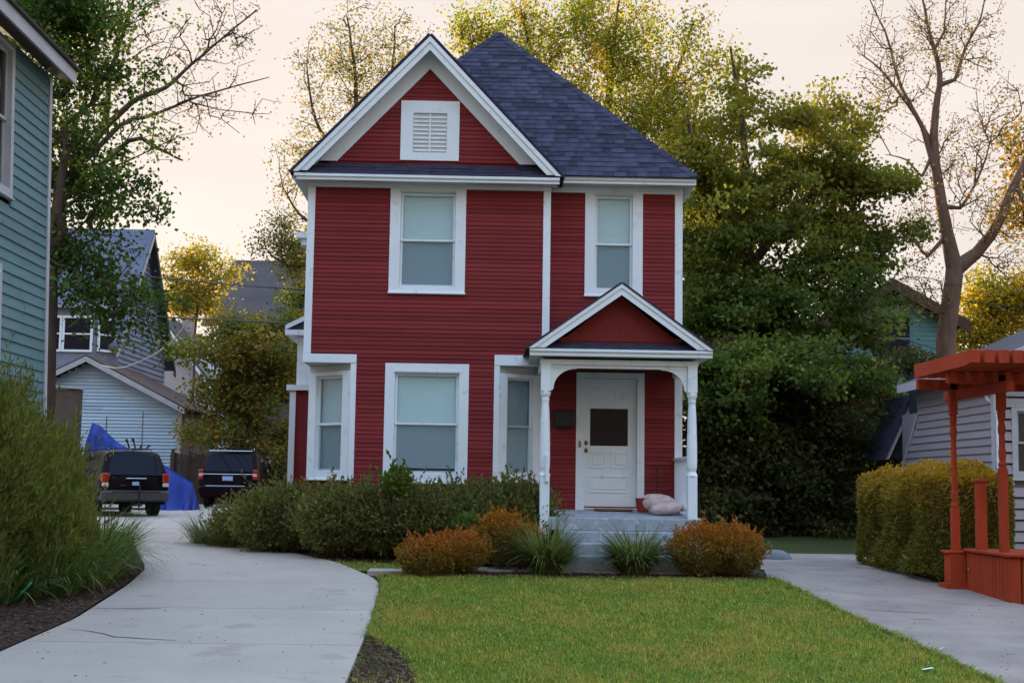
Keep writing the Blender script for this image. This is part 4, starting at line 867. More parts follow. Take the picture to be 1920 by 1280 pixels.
bh = empty('brown_roofed_house', (-14, 84, H(80)), 'far house with broad grey brown roof left of the red house', 'house')
q0, q1 = at(432, 487, 82), at(600, 600, 79)
MB().prism([(q0.x, 83, q0.z), (q1.x + 6, 83, q0.z), (q1.x + 6, 78.5, q1.z - .5), (q0.x - .9, 78.5, q1.z - .5)], (0, 0, .15)).build('roof', 'greyroof', bh)
MB().prism([(q0.x, 83, q0.z), (q1.x + 6, 83, q0.z), (q1.x + 6, 87.5, q1.z - .5), (q0.x - .9, 87.5, q1.z - .5)], (0, 0, .15)).build('roof', 'greyroof', bh)
MB().prism([(q0.x, 79, .8), (q0.x, 87, .8), (q0.x, 87, q1.z - .4), (q0.x, 83, q0.z - .1), (q0.x, 79, q1.z - .4)], (12, 0, 0)).build('wall', 'brownwall', bh)
dd = at(402, 561, 78.3); MB().lathe([(.02, 0), (.2, .03), (.36, .10), (.37, .11), (.2, .05), (.02, .02)], (0, 0), 14).build('satellite_dish', 'cream', bh, True, frame=Matrix.Translation((dd.x, 78.2, dd.z)) @ Matrix.Rotation(math.radians(70), 4, 'X'))

# teal house between the trees
tl = empty('teal_house', (15, 50, H(50)), 'teal gabled house half hidden by trees beyond the grey bungalow', 'house')
YT = 46.0; ta = at(1668, 533, YT); tb_ = at(1770, 590, YT); hw = (tb_.x - ta.x) * 1.15; sl_t = (ta.z - tb_.z) / (tb_.x - ta.x)
MB().prism([(ta.x - hw, YT, .8), (ta.x + hw, YT, .8), (ta.x + hw, YT, ta.z - hw * sl_t - .05), (ta.x, YT, ta.z - .1), (ta.x - hw, YT, ta.z - hw * sl_t - .05)], (0, 9, 0)).build('wall', 'teal', tl)
tm = bpy.data.meshes.new('teal_clapboard'); hh = .17
tm.from_pydata([(-.5, -.022, 0), (.5, -.022, 0), (.5, .01, 0), (-.5, .01, 0), (-.5, -.004, hh), (.5, -.004, hh), (.5, .01, hh), (-.5, .01, hh)], [], [(0, 3, 2, 1), (4, 5, 6, 7), (0, 1, 5, 4), (1, 2, 6, 5), (2, 3, 7, 6), (3, 0, 4, 7)]); tm.update(); tm.materials.append(M['teal'])
clapboards(tl, frame_at((ta.x, YT - .02, 0), (1, 0)), 2.0, ta.z - .4, lambda z: (-min(hw, (ta.z - .15 - z) / sl_t), min(hw, (ta.z - .15 - z) / sl_t)), [(-.75, .75, ta.z - 2.8, ta.z - 1.0)], row=.155, me=tm)
for sx in (-1, 1):
    ex = ta.x + sx * (hw + .45); ez = ta.z - (hw + .45) * sl_t
    MB().prism([(ta.x, YT - .5, ta.z), (ex, YT - .5, ez), (ex, YT + 9.4, ez), (ta.x, YT + 9.4, ta.z)], (0, 0, .14)).build('roof', 'brownroof', tl)
    MB().prism([(ta.x, YT - .54, ta.z), (ex, YT - .54, ez), (ex, YT - .54, ez - .28), (ta.x, YT - .54, ta.z - .28)], (0, .06, 0)).build('rake_board', 'brownroof', tl)
simple_window(tl, frame_at((ta.x, YT - .03, 0), (1, 0)), -.75, .75, ta.z - 2.8, ta.z - 1.0, 'teal')
simple_window(tl, frame_at((ta.x, YT - .03, 0), (1, 0)), -2.6, -1.4, ta.z - 5.4, ta.z - 3.7, 'white'); simple_window(tl, frame_at((ta.x, YT - .03, 0), (1, 0)), 1.0, 2.2, ta.z - 5.4, ta.z - 3.7, 'white')

df = empty('dark_fence', (9, 33, H(33)), 'low dark plank fence under the big trees', 'fence')
x = 4.2
while x < 11.5: MB().cbox(x, x + .15, 33.6, 33.63, .5, 1.95 + random.uniform(-.04, .04), .008).build('plank', 'fence', df); x += .165

# overhead cables
def cable(pts, Y0, Y1, r, m, label, sag=0):
    n = len(pts); P = [at(p[0], p[1], Y0 + (Y1 - Y0) * i / (n - 1)) for i, p in enumerate(pts)]
    return tag(MB().tube(P, r, 5).build('overhead_cable', m), label, 'cable')
cable([(160, 505), (230, 513), (300, 521), (400, 531), (480, 537), (600, 545)], 45, 34, .018, 'wire', 'upper black overhead cable crossing in front of the lavender house')
cable([(160, 578), (250, 589), (330, 596), (420, 600), (545, 606), (600, 609)], 45, 30, .022, 'wire', 'lower black overhead cable running to the red house')
cable([(356, 598), (340, 620), (318, 645), (290, 664), (262, 678), (235, 688), (215, 690), (190, 685)], 40, 47, .022, 'whitewire', 'drooping pale cable hanging above the garage roof')
cable([(1540, 612), (1640, 628), (1690, 636), (1780, 660)], 40, 44, .016, 'wire', 'thin black cable before the teal house')
cable([(1780, 560), (1850, 570), (1960, 582)], 44, 44, .016, 'wire', 'thin black cable before the golden tree')

# ------------------------------------------------------------------ cars
def wheel(parent, x, y, r, wd):
    prof = [(r * .62, -.5), (r * .9, -.5), (r * .985, -.42), (r, -.25), (r, .25), (r * .985, .42), (r * .9, .5), (r * .62, .5)]
    fr = Matrix.Translation((x, y, r)) @ Matrix.Rotation(math.pi / 2, 4, 'Y')
    o = MB().lathe([(a, b * wd) for a, b in prof], (0, 0), 22).build('wheel', 'tyre', parent, frame=fr)
    sgn = 1 if x > 0 else -1
    rb = MB().lathe([(r * .1, .46 * wd), (r * .5, .42 * wd), (r * .6, .52 * wd), (r * .64, .52 * wd), (r * .64, .3 * wd)], (0, 0), 18)
    rb.build('rim', 'rim', o, frame=fr if sgn > 0 else fr @ Matrix.Rotation(math.pi, 4, 'X'))
def suv(name, label, L, W, Ht, paint, belt, tall=False):
    root = empty(name, (0, 0, 0), label, 'suv', None); hw = W / 2; zb = .34
    # stations along the length: (y, hood/roof height factor)
    def ring(y, top, wtop, bl, fw=1.0, lean=0.0, low=zb):
        # half outline from sill to roof centre; lean pushes upper points forward (rear window slope)
        hwf = hw * fw
        pts = [(hwf * .90, y, low), (hwf * .985, y - .0, low + .14), (hwf, y, low + .32), (hwf, y, bl - .12), (hwf * .975, y + lean * .05, bl)]
        for k in (.35, .7, .9): pts.append((hwf * .975 + (wtop - hwf * .975) * (k ** 1.25), y + lean * k, bl + (top - bl) * k))
        pts += [(wtop * .93, y + lean, top - .022), (wtop * .72, y + lean * 1.02, top), (0, y + lean * 1.03, top + .012)]
        return pts
    bl = belt; rt = hw * .76 if not tall else hw * .82
    st = [ring(0.02, Ht - .04, rt * .97, bl, .955, .34), ring(.10, Ht - .02, rt, bl, .985, .34), ring(.35, Ht, rt, bl, 1, .3), ring(L * .35, Ht, rt, bl, 1), ring(L * .52, Ht - .02, rt, bl, 1),
          ring(L * .60, Ht - .12, rt * .95, bl - .01, 1), ring(L * .735, bl + .03, hw * .86, bl - .03, 1), ring(L * .9, bl - .03, hw * .84, bl - .10, .97), ring(L * .985, bl - .12, hw * .8, bl - .2, .90)]
    n = len(st[0]); vs = []; fs = []
    for s in st: vs += [(-p[0], p[1], p[2]) for p in s] + [p for p in s[::-1][1:]]
    m_ = 2 * n - 1
    for i in range(len(st) - 1):
        for j in range(m_ - 1): fs.append((i * m_ + j, (i + 1) * m_ + j, (i + 1) * m_ + j + 1, i * m_ + j + 1))
    for i in (0, len(st) - 1):
        for j in range(n - 1):
            q = (i * m_ + j, i * m_ + j + 1, i * m_ + m_ - 2 - j, i * m_ + m_ - 1 - j); q = tuple(dict.fromkeys(q)); fs.append(q if i == 0 else q[::-1])
    for i in range(len(st) - 1): fs.append((i * m_, i * m_ + m_ - 1, (i + 1) * m_ + m_ - 1, (i + 1) * m_))
    MB().add(vs, fs).build('body', paint, root, True)
    # rear window follows the slope of the tailgate
    def rear(x, k, off=-.012):
        return (x, .02 + .34 * k + off, bl + (Ht - .04 - bl) * k)
    wt = lambda k: (hw * .955 * .975 + (rt * .97 - hw * .955 * .975) * k ** 1.25)
    ks = [.06, .3, .6, .86]; v = []
    for k in ks: v += [rear(-(wt(k) - .13), k), rear(-(wt(k) - .3), k, -.022), rear(0, k, -.026), rear(wt(k) - .3, k, -.022), rear(wt(k) - .13, k)]
    MB().add(v, [(r * 5 + c, r * 5 + c + 1, r * 5 + c + 6, r * 5 + c + 5) for r in range(3) for c in range(4)]).build('rear_window', 'carglass', root, True)
    for sx in (-1, 1):
        for y0_, y1_ in ((.62, L * .22), (L * .23, L * .40), (L * .41, L * .545)):
            def sp(y, k): return (sx * ((hw * .975 + (rt - hw * .975) * k ** 1.25) + .008), y + (.3 * k * (.9 if y < .7 else 0)), bl + (Ht - .02 - bl) * k)
            q = [sp(y0_, .06), sp(y1_, .06), sp(y1_ - (.02 if y1_ < L * .5 else .25), .78), sp(y0_, .78)]
            MB().add(q, [(0, 1, 2, 3)] if sx > 0 else [(3, 2, 1, 0)]).build('side_window', 'carglass', root)
        for y_ in (.95, L - .95): wheel(root, sx * (hw - .13), y_, .36, .23)
    return root, hw, bl, rt
car1, hw, bl, rt = suv('parked_suv', 'black suv with grey bumper and roof rack beside the feathery bush', 4.4, 1.80, 1.74, 'carpaint', 1.06)
MB().cbox(-hw * .98, hw * .98, -.10, .30, .42, .70, .05).build('bumper', 'cladding', car1); MB().cbox(-hw * .7, hw * .7, -.115, -.09, .66, .695, .008).build('bumper_step', 'cladding', car1)
for sx in (-1, 1):
    xa, xb = sorted((sx * (hw * .955 - .16), sx * (hw * .975)))
    o = MB().cbox(xa, xb, -.035, .16, .90, 1.14, .02).build('tail_light', 'redlens', car1); MB().cbox(xa + .01, xb - .01, -.037, .14, .80, .896, .015).build('reversing_lens', 'whitelens', o)
    MB().tube([(sx * rt * .82, .6, 1.75), (sx * rt * .82, .7, 1.79), (sx * rt * .82, 2.4, 1.80), (sx * rt * .82, 2.55, 1.755)], .018, 6).build('roof_rail', 'blackplastic', car1)
    MB().cbox(sx * (hw + .10) - .1, sx * (hw + .10) + .1, L_ - .1 if False else 2.62, 2.74, 1.05, 1.20, .03).build('wing_mirror', 'carpaint', car1)
MB().cbox(-.26, .28, -.05, -.008, .985, 1.02, .008).build('tailgate_trim', 'chrome', car1)
MB().cbox(-.10, .08, -.03, -.012, .83, .925, .004).build('licence_plate', 'plate', car1)
MB().cbox(.05, .09, -.14, -.11, .18, .86, .01).cbox(-.02, .16, -.14, .2, .30, .36, .01).build('hitch_post', 'blackplastic', car1)
MB().box(-.42, -.26, -.016, -.011, .82, .845).build('badge', 'chrome', car1)
for x, h, t in ((.06, .26, -.10), (.22, .28, -.09), (.33, .10, .05), (.50, .11, .10)):
    MB().tube([(x, .9, 1.79), (x + t * .5, .9, 1.79 + h * .6), (x + t, .9, 1.79 + h)], [.022, .022, .04], 7).build('bike_carrier_arm', 'blackplastic', car1)
MB().cbox(-.6, .62, .86, .94, 1.785, 1.81, .008).build('rack_bar', 'blackplastic', car1)
p = at(252, 965, 35.2); car1.location = (p.x, 35.2, H(35.6)); car1.rotation_euler = (0, 0, math.radians(31))
car2, hw, bl, rt = suv('parked_suv', 'dark maroon black suv with chrome strip beside the blue tarp', 4.9, 1.96, 1.88, 'carpaint2', 1.14, True)
MB().cbox(-hw * .97, hw * .97, -.08, .30, .42, .72, .05).build('bumper', 'carpaint2', car2); MB().cbox(-hw * .72, hw * .6, -.095, -.075, .70, .73, .006).build('bumper_strip', 'chrome', car2)
MB().cbox(-hw * .84, hw * .84, -.03, -.004, 1.07, 1.105, .008).build('tailgate_strip', 'chrome', car2)
MB().cbox(-.17, .17, -.024, -.008, .89, 1.03, .004).build('licence_plate', 'plate', car2)
for sx in (-1, 1):
    xa, xb = sorted((sx * (hw * .955 - .14), sx * (hw * .975)))
    o = MB().cbox(xa, xb, -.02, .16, .92, 1.24, .02).build('tail_light', 'redlens', car2); MB().cbox(xa + .012, xb - .012, -.025, .13, 1.02, 1.12, .012).build('reversing_lens', 'whitelens', o)
    MB().tube([(sx * rt * .82, .6, 1.88), (sx * rt * .82, .7, 1.94), (sx * rt * .82, 2.9, 1.95), (sx * rt * .82, 3.05, 1.89)], .02, 6).build('roof_rail', 'chrome', car2)
for y_ in (1.0, 2.3): MB().cbox(-rt * .82, rt * .82, y_, y_ + .06, 1.935, 1.965, .006).build('rack_bar', 'blackplastic', car2)
MB().cbox(-rt * .9, rt * .9, .27, .34, 1.835, 1.862, .01).build('roof_edge_trim', 'chrome', car2)
p = at(425, 950, 43.5); car2.location = (p.x, 43.5, H(43.5)); car2.rotation_euler = (0, 0, math.radians(-4))

# blue tarpaulin thrown over something behind the cars
YTa = 41.3
ridge = [(150, 905), (160, 840), (168, 800), (175, 789), (188, 796), (205, 812), (228, 830), (250, 846), (280, 858), (310, 870), (335, 886), (360, 902), (368, 925), (372, 953)]
R3 = [at(a, b, YTa) for a, b in ridge]
b = MB(); nu = 60; prof = [(-1.35, -9), (-1.0, .18), (-.62, .5), (-.25, .86), (0, 1.0), (.25, .86), (.6, .5), (1.1, -9)]; vs = []; fs = []
for i in range(nu + 1):
    t = i / nu * (len(R3) - 1); k = min(int(t), len(R3) - 2); p = R3[k].lerp(R3[k + 1], t - k); h = p.z - .70
    for j, (dy, fz) in enumerate(prof):
        z = .66 + max(0, h) * (fz if fz > 0 else 0) + (.03 if fz < 0 else 0); w_ = .35 + .35 * min(1.5, max(h, 0))
        fold = .2 * math.sin(i * 1.1 + dy * 1.5) * (1 - max(fz, 0)) + .03 * math.sin(i * .5 + j)
        z = max(z, .66 + .55 * math.sin(math.pi * min(1, max(0, (i / nu - .22) / .5))) * (h > .6)); vs.append((p.x + (.02 * math.sin(j * 2.1 + i * .6)), YTa + dy * w_ + fold, z + .008 * math.sin(i * 1.1 + j * 1.7)))
m_ = len(prof)
for i in range(nu):
    for j in range(m_ - 1): fs.append((i * m_ + j, (i + 1) * m_ + j, (i + 1) * m_ + j + 1, i * m_ + j + 1))
tag(MB().add(vs, fs).build('blue_tarp', 'tarp', None, True), 'bright blue tarpaulin draped to a peak behind the parked cars', 'tarp')

# ------------------------------------------------------------------ trees
def polyline_nodes(P, R=None):
    return [Vector(p) for p in P]
class Tree:
    def __init__(s, name, label, base, bark='bark', cat='tree', group=None):
        s.root = empty(name, base, label, cat, group); s.pos = []; s.par = []; s.tips = []; s.bark = bark; s.fix = {}
    def limb(s, pts, start=None, rad=None, sub=3):
        """an explicit limb; start = index of the node it leaves from"""
        pts = [Vector(p) for p in pts]; prev = -1 if start is None else start; ids = []
        last = None; full = ([s.pos[start]] if start is not None else []) + pts; off = len(full) - len(pts)
        for i, p in enumerate(pts):
            if last is not None:
                j = i + off; p0 = full[max(j - 2, 0)]; p3 = full[min(j + 1, len(full) - 1)]
                for k in range(1, sub):
                    t_ = k / sub; q = .5 * ((2 * last) + (p - p0) * t_ + (2 * p0 - 5 * last + 4 * p - p3) * t_ ** 2 + (3 * last - p0 - 3 * p + p3) * t_ ** 3)
                    q = q + Vector(RNG.normal(size=3)) * (p - last).length * .008
                    s.pos.append(q); s.par.append(prev); prev = len(s.pos) - 1; ids.append(prev)
                    if rad: s.fix[prev] = rad[i - 1] * (1 - t_) + rad[i] * t_
            s.pos.append(p); s.par.append(prev); prev = len(s.pos) - 1; ids.append(prev); last = p
            if rad: s.fix[prev] = rad[i]
        return ids
    def grow(s, A, lift=.25, seg=.55, wob=.10, low=0.7):
        A = np.array(A); P0 = np.array([tuple(p) for p in s.pos]); d0 = np.min(np.linalg.norm(A[:, None, :] - P0[None, :, :], axis=2), axis=1)
        cap = len(s.pos) + len(A) * 14; buf = np.zeros((cap, 3)); n = len(s.pos); buf[:n] = P0; dr_ = np.zeros((cap, 3)); pr_ = np.array(s.par); dr_[:n] = unit(P0 - P0[np.maximum(pr_, 0)] + 1e-6)
        for i in np.argsort(d0):
            a = A[i]; dv = a - buf[:n]; d = np.linalg.norm(dv, axis=1); cost = d * (1 + low * np.clip(-dv[:, 2] / np.maximum(d, .01) + .25, 0, 1) + .9 * (.8 - np.einsum('ij,ij->i', dv, dr_[:n]) / np.maximum(d, .01)).clip(0, 2))
            j = int(np.argmin(cost)); L = d[j]; k = max(1, min(6, int(L / seg))); prev = j; p0 = buf[j].copy()
            mid = p0 + dr_[j] * L * .35 + (a - p0) * .22 + np.array([0, 0, lift * L * RNG.uniform(-.1, .6)]) + RNG.normal(size=3) * wob * L
            for q in range(1, k + 1):
                t = q / k; p = p0 * (1 - t) ** 2 + mid * 2 * t * (1 - t) + a * t * t
                if q < k: p = p + RNG.normal(size=3) * wob * .3 * L / k
                buf[n] = p; dr_[n] = unit(p - buf[prev] + 1e-9); s.pos.append(Vector(p)); s.par.append(prev); prev = n; n += 1
            s.tips.append(prev)
        return s
    def build(s, tip_r=.008, power=.5, maxr=.3, sides=5, base_r=None):
        n = len(s.pos); cnt = np.zeros(n); has = np.zeros(n, bool)
        for i in range(n):
            if s.par[i] >= 0: has[s.par[i]] = True
        cnt[~has] = 1
        for i in range(n - 1, -1, -1):
            if s.par[i] >= 0: cnt[s.par[i]] += cnt[i]
        r = np.minimum(tip_r * cnt ** power, maxr)
        for i, v in s.fix.items(): r[i] = max(v, r[i] * .3)
        idx = np.array([i for i in range(n) if s.par[i] >= 0]); par = np.array(s.par)[idx]; P = np.array([tuple(p) for p in s.pos])
        a, b = P[par], P[idx]; d = unit(b - a); ref = np.where(np.abs(d[:, 2:3]) < .9, [[0, 0, 1.0]], [[1.0, 0, 0]]); x = unit(np.cross(d, ref)); y = np.cross(d, x)
        ra = np.minimum(r[par], r[idx] * 1.5 + .004); rb = r[idx]; ang = np.arange(sides) * 2 * math.pi / sides
        ca, sa = np.cos(ang), np.sin(ang); ring = x[:, None, :] * ca[None, :, None] + y[:, None, :] * sa[None, :, None]
        a2 = a - d * (ra * .4)[:, None]
        A_ = a2[:, None, :] + ring * ra[:, None, None]; B_ = b[:, None, :] + ring * rb[:, None, None]
        V = np.concatenate([A_, B_], 1); n = len(V); k = np.arange(sides); k2 = (k + 1) % sides
        fi = (np.arange(n) * 2 * sides)[:, None, None] + np.stack([k, k2, k2 + sides, k + sides], 1)[None]; nf = n * sides
        me = bpy.data.meshes.new('trunk'); me.vertices.add(n * 2 * sides); me.vertices.foreach_set('co', V.reshape(-1).astype(np.float32))
        me.loops.add(nf * 4); me.loops.foreach_set('vertex_index', fi.reshape(-1).astype(np.int32)); me.polygons.add(nf); me.polygons.foreach_set('loop_start', np.arange(0, nf * 4, 4, dtype=np.int32))
        me.update(calc_edges=True); me.polygons.foreach_set('use_smooth', np.ones(nf, bool)); link('trunk', me, s.bark, s.root); return s
    def leaves(s, per, sigma, L, W, cols, weights=None, jit=.16, along=0.0, m='leaf', squash=.75, droop=.2, extra=None, clump=.24):
        T = np.array([tuple(s.pos[i]) for i in s.tips]); n = len(T); kc = np.maximum(1, (per * np.clip(RNG.gamma(2.2, .45, n), .12, 2.2)).astype(int)); k = np.repeat(np.arange(n), kc)
        c = T[k] + RNG.normal(size=(len(k), 3)) * sigma * np.array([1, 1, squash])
        if along:
            par = np.array([tuple(s.pos[s.par[i]]) for i in s.tips]); t = RNG.random((len(k), 1)) * along; c = c + (par[k] - T[k]) * t
        cl = RNG.integers(0, 1000, n)[k]
        if weights is not None:
            ch = RNG.choice(len(cols), n, p=weights); cl = ch[k]
        C = palette(len(k), cols, weights, jit, cl)
        C = C * (1 + clump * RNG.normal(size=(n, 1)).clip(-1.6, 2)[k])
        if extra is not None: C = extra(c, C)
        np_mesh('crown', leaf_quads(c, L, W, .1, droop=droop), 4, m, s.root, C); return s
def in_ell(c, r, n):                          # twig ends through an ellipsoid with a frayed, uneven outline
    d = unit(RNG.normal(size=(n, 3))); q = RNG.random((n, 1)) ** .42 * (1 + .16 * np.abs(RNG.normal(size=(n, 1))))
    ph = RNG.random(4) * 6.28; k = .94 + .13 * np.sin(d[:, 1] * 6 + ph[2]) + .15 * np.sin(d[:, 0] * 7 + d[:, 2] * 6 + ph[3])
    return np.array(c) + d * q * k[:, None] * np.array(r)
def in_boughs(c, r, n, per=7, spread=.55):     # twig ends gathered on drooping, flattened boughs
    m_ = max(2, n // per); B = in_ell(c, r, m_); k = np.repeat(np.arange(m_), per); o = RNG.normal(size=(len(k), 3)) * np.array([spread, spread, .10]); o[:, 2] -= .30 * (o[:, 0] ** 2 + o[:, 1] ** 2)
    return B[k] + o
def pell(px_, py_, Y, rx, ry, ryd=None):      # ellipsoid given by its picture place, depth and picture radii
    p = at(px_, py_, Y); s = Y / F; return (tuple(p), (rx * s, (ryd or rx * .8) * s, ry * s))
G_DARK = [(.042, .08, .018), (.06, .10, .02), (.05, .065, .018), (.09, .11, .024)]
G_MID = [(.075, .13, .022), (.11, .15, .028), (.15, .165, .03), (.09, .11, .025)]
G_YEL = [(.28, .27, .045), (.36, .28, .05), (.19, .23, .04), (.40, .25, .06)]
G_RUST = [(.20, .12, .05), (.26, .16, .06), (.16, .13, .04), (.12, .12, .035)]

def simple_tree(name, label, base, top, ells, ntip, per, sigma, L, W, cols, weights=None, bark='bark', tip_r=.009, maxr=.22, m='leaf', along=.6, cat='tree', group=None, lift=.3, droop=.2, low=.7, squash=.75, clump=.24, bough=False):
    t = Tree(name, label, base, bark, cat, group); b = Vector(base); tp = Vector(top)
    mid = b.lerp(tp, .5) + Vector((RNG.normal() * .15, RNG.normal() * .15, 0)); t.limb([b, mid, tp], sub=4)
    tot = sum(r[0] * r[1] * r[2] for c, r in ells); A = np.concatenate([(in_boughs if bough else in_ell)(c, r, max(4, int(ntip * r[0] * r[1] * r[2] / tot))) for c, r in ells])
    t.grow(A, lift, low=low).build(tip_r, .5, maxr); t.leaves(per, sigma, L, W, cols, weights, along=along, m=m, droop=droop, squash=squash, clump=clump); return t

TG = 'trees around the red house'
# 1 dense maple behind the green house
bx = at(70, 900, 25); b = (bx.x, 25, H(25))
simple_tree('maple_tree', 'dense dark green maple rising behind the green house', b, at(105, 330, 25), [pell(110, 40, 25, 110, 120), pell(190, 130, 25, 60, 110), pell(90, 230, 25.5, 80, 120), pell(160, 290, 25, 55, 80), pell(200, 420, 25, 55, 70), pell(120, 500, 25.3, 60, 90), pell(100, 380, 26, 60, 90), pell(180, 540, 25, 60, 45), pell(215, 590, 25.2, 50, 30), pell(240, 520, 25, 40, 40)],
            500, 55, .19, .090, .075, G_DARK + [(.12, .15, .03)], [.3, .3, .15, .15, .1], group=TG, maxr=.2, bough=True)
# 2 nearly bare tree with spreading limbs beside it
t = Tree('bare_tree', 'nearly bare tree spreading thin limbs left of the red house', (at(75, 900, 28).x, 28, H(28)), 'bark', 'tree', TG)
def pl(Y, *pp): return [at(x, y, Y + dz) for x, y, dz in [(q + (0,))[:3] for q in pp]]
tr_ = t.limb([Vector((at(75, 900, 28).x, 28, H(28)))] + pl(28, (76, 600), (98, 420), (140, 320), (196, 240)), rad=[.22, .18, .15, .11, .085])
t.limb(pl(28, (250, 190), (310, 165), (360, 120), (420, 70), (480, 20)), tr_[-1], [.06, .05, .035, .025, .013]); t.limb(pl(28, (205, 150), (225, 80), (250, 0), (262, -60)), tr_[-1], [.055, .045, .035, .025])
t.limb(pl(28, (225, 235, .5), (290, 215, 1), (350, 190, 1), (430, 165, 1), (505, 145, 1)), tr_[-4], [.05, .04, .03, .02, .01]); t.limb(pl(28, (240, 265, -.6), (300, 280, -1), (340, 300, -1.3)), tr_[-6], [.05, .035, .02])
A = np.concatenate([in_ell(*pell(330, 90, 28, 130, 110), 120), in_ell(*pell(430, 60, 28, 80, 70), 60), in_ell(*pell(400, 200, 28.5, 110, 60), 70), in_ell(*pell(250, 30, 28, 60, 80), 60), in_ell(*pell(310, 270, 27.4, 60, 40), 25)])
t.grow(A, .1, .5, .08).build(.0062, .46, .2); t.leaves(6, .15, .06, .042, [(.13, .10, .05), (.10, .10, .04), (.17, .12, .055), (.08, .09, .03)], along=.9, m='leafthin')
# 3 golden tree in the far gap
b = at(372, 640, 66); simple_tree('golden_tree', 'sunlit golden tree in the gap behind the garage', (b.x, 66, H(66)), at(372, 560, 66), [pell(365, 485, 66, 55, 28), pell(330, 525, 66, 40, 40), pell(400, 510, 66, 40, 40), pell(360, 560, 66, 70, 30)], 110, 70, .40, .15, .12, [(.32, .24, .045), (.25, .23, .045), (.18, .20, .04), (.38, .23, .045)], m='leafthin', group=TG)
# 4 dark leafy tree between the cars and the house
b = at(470, 950, 46.5); simple_tree('leafy_tree', 'dark leafy tree between the parked cars and the red house', (b.x, 46.5, H(46)), at(465, 760, 46.5), [pell(440, 650, 46, 95, 70), pell(510, 620, 46.5, 70, 60), pell(480, 740, 46.5, 85, 90), pell(520, 830, 47, 55, 75), pell(420, 740, 46, 50, 60), pell(400, 600, 46, 60, 25)],
            360, 75, .26, .13, .10, [(.10, .125, .026), (.14, .15, .032), (.21, .17, .04), (.075, .08, .022), (.27, .17, .04)], group=TG, bough=True)
# 5 sparse budding tree behind the house, showing left of the gable
b = at(640, 900, 38); t = Tree('budding_tree', 'sparse budding tree behind the white gable, pale sky between its leaves', (b.x, 38, H(38)), 'bark', 'tree', TG)
tr_ = t.limb([b] + pl(38, (650, 560), (660, 330), (668, 220), (664, 120), (650, 30)), rad=[.2, .16, .12, .08, .05, .02])
t.limb(pl(38, (610, 260), (585, 200), (575, 120)), tr_[7], [.06, .04, .02]); t.limb(pl(38, (710, 220), (735, 130), (740, 50)), tr_[8], [.06, .04, .02]); t.limb(pl(38, (600, 420), (560, 400), (530, 350)), tr_[5], [.06, .04, .02]); t.limb(pl(38, (560, 500), (510, 480)), tr_[4], [.05, .03])
A = np.concatenate([in_ell(*pell(650, 150, 38, 90, 140), 190), in_ell(*pell(560, 300, 38, 55, 80), 60), in_ell(*pell(530, 450, 38, 50, 55), 110), in_ell(*pell(740, 90, 38, 60, 90), 70), in_ell(*pell(555, 490, 38, 25, 60), 50)])
t.grow(A, .2, .6, .12).build(.007, .45, .2); t.leaves(20, .22, .085, .06, [(.22, .18, .05), (.17, .17, .045), (.26, .17, .06), (.11, .13, .035)], along=.9, m='leafthin')
# 6 tall yellow-green tree behind the roof
b = at(1130, 900, 40); t = Tree('yellow_green_tree', 'tall yellow green tree directly behind the dark roof', (b.x, 40, H(40)), 'bark', 'tree', TG)
tr_ = t.limb([b] + pl(40, (1130, 500), (1125, 330), (1140, 200), (1150, 90), (1160, 0)), rad=[.28, .22, .17, .12, .07, .03])
t.limb(pl(40, (1050, 220), (1000, 110), (975, 10)), tr_[6], [.10, .06, .03]); t.limb(pl(40, (1210, 230), (1270, 130), (1300, 40)), tr_[6], [.10, .06, .03]); t.limb(pl(40, (960, 250), (900, 150), (880, 60)), tr_[5], [.08, .05, .02])
A = np.concatenate([in_ell(*pell(985, 90, 40, 95, 120), 90), in_ell(*pell(1090, 80, 39.5, 75, 120), 90), in_ell(*pell(1190, 90, 40, 95, 130), 105), in_ell(*pell(1130, 230, 39.5, 100, 80), 90), in_ell(*pell(890, 60, 40, 55, 70), 36), in_ell(*pell(1260, 210, 39, 90, 90), 85), in_ell(*pell(1330, 120, 39, 70, 90), 36)])
t.grow(A, .3, .6, .12).build(.008, .46, .25); t.leaves(58, .24, .105, .075, G_YEL + [(.11, .14, .03)], [.3, .2, .25, .1, .15], along=.9, m='leafthin', squash=1.5, droop=0)
# 7 big green tree at the right corner of the house
b = at(1420, 960, 35); t = Tree('broad_green_tree', 'broad green tree beside the right corner of the red house', (b.x, 35, H(35)), 'bark', 'tree', TG)
tr_ = t.limb([b] + pl(35, (1415, 700), (1405, 500), (1400, 350), (1390, 220), (1370, 90)), rad=[.26, .22, .19, .14, .08, .03])
t.limb(pl(35, (1470, 420), (1550, 330), (1600, 260)), tr_[6], [.10, .07, .03]); t.limb(pl(35, (1340, 400), (1300, 300), (1290, 200)), tr_[6], [.1, .06, .03]); t.limb(pl(34.5, (1480, 560), (1570, 520), (1640, 500)), tr_[5], [.09, .06, .03]); t.limb(pl(34, (1360, 560), (1320, 520)), tr_[4], [.08, .04])
A7 = np.concatenate([in_boughs(*pell(1340, 330, 34.5, 100, 85), 90), in_boughs(*pell(1470, 330, 35, 160, 80), 140), in_boughs(*pell(1610, 360, 35, 100, 80), 90), in_boughs(*pell(1430, 430, 34, 190, 75), 175), in_boughs(*pell(1330, 570, 33.5, 60, 130), 105), in_boughs(*pell(1440, 570, 34, 140, 100), 175), in_boughs(*pell(1570, 560, 34, 110, 80), 84), in_ell(*pell(1400, 170, 35, 100, 100), 22), in_ell(*pell(1550, 220, 36, 120, 70), 28), in_boughs(*pell(1430, 250, 35, 180, 60), 70), in_boughs(*pell(1650, 450, 35, 70, 60), 28), in_boughs(*pell(1400, 690, 30.6, 120, 60), 100), in_boughs(*pell(1540, 680, 31, 100, 60), 70), in_boughs(*pell(1330, 760, 30.4, 45, 70), 40)])
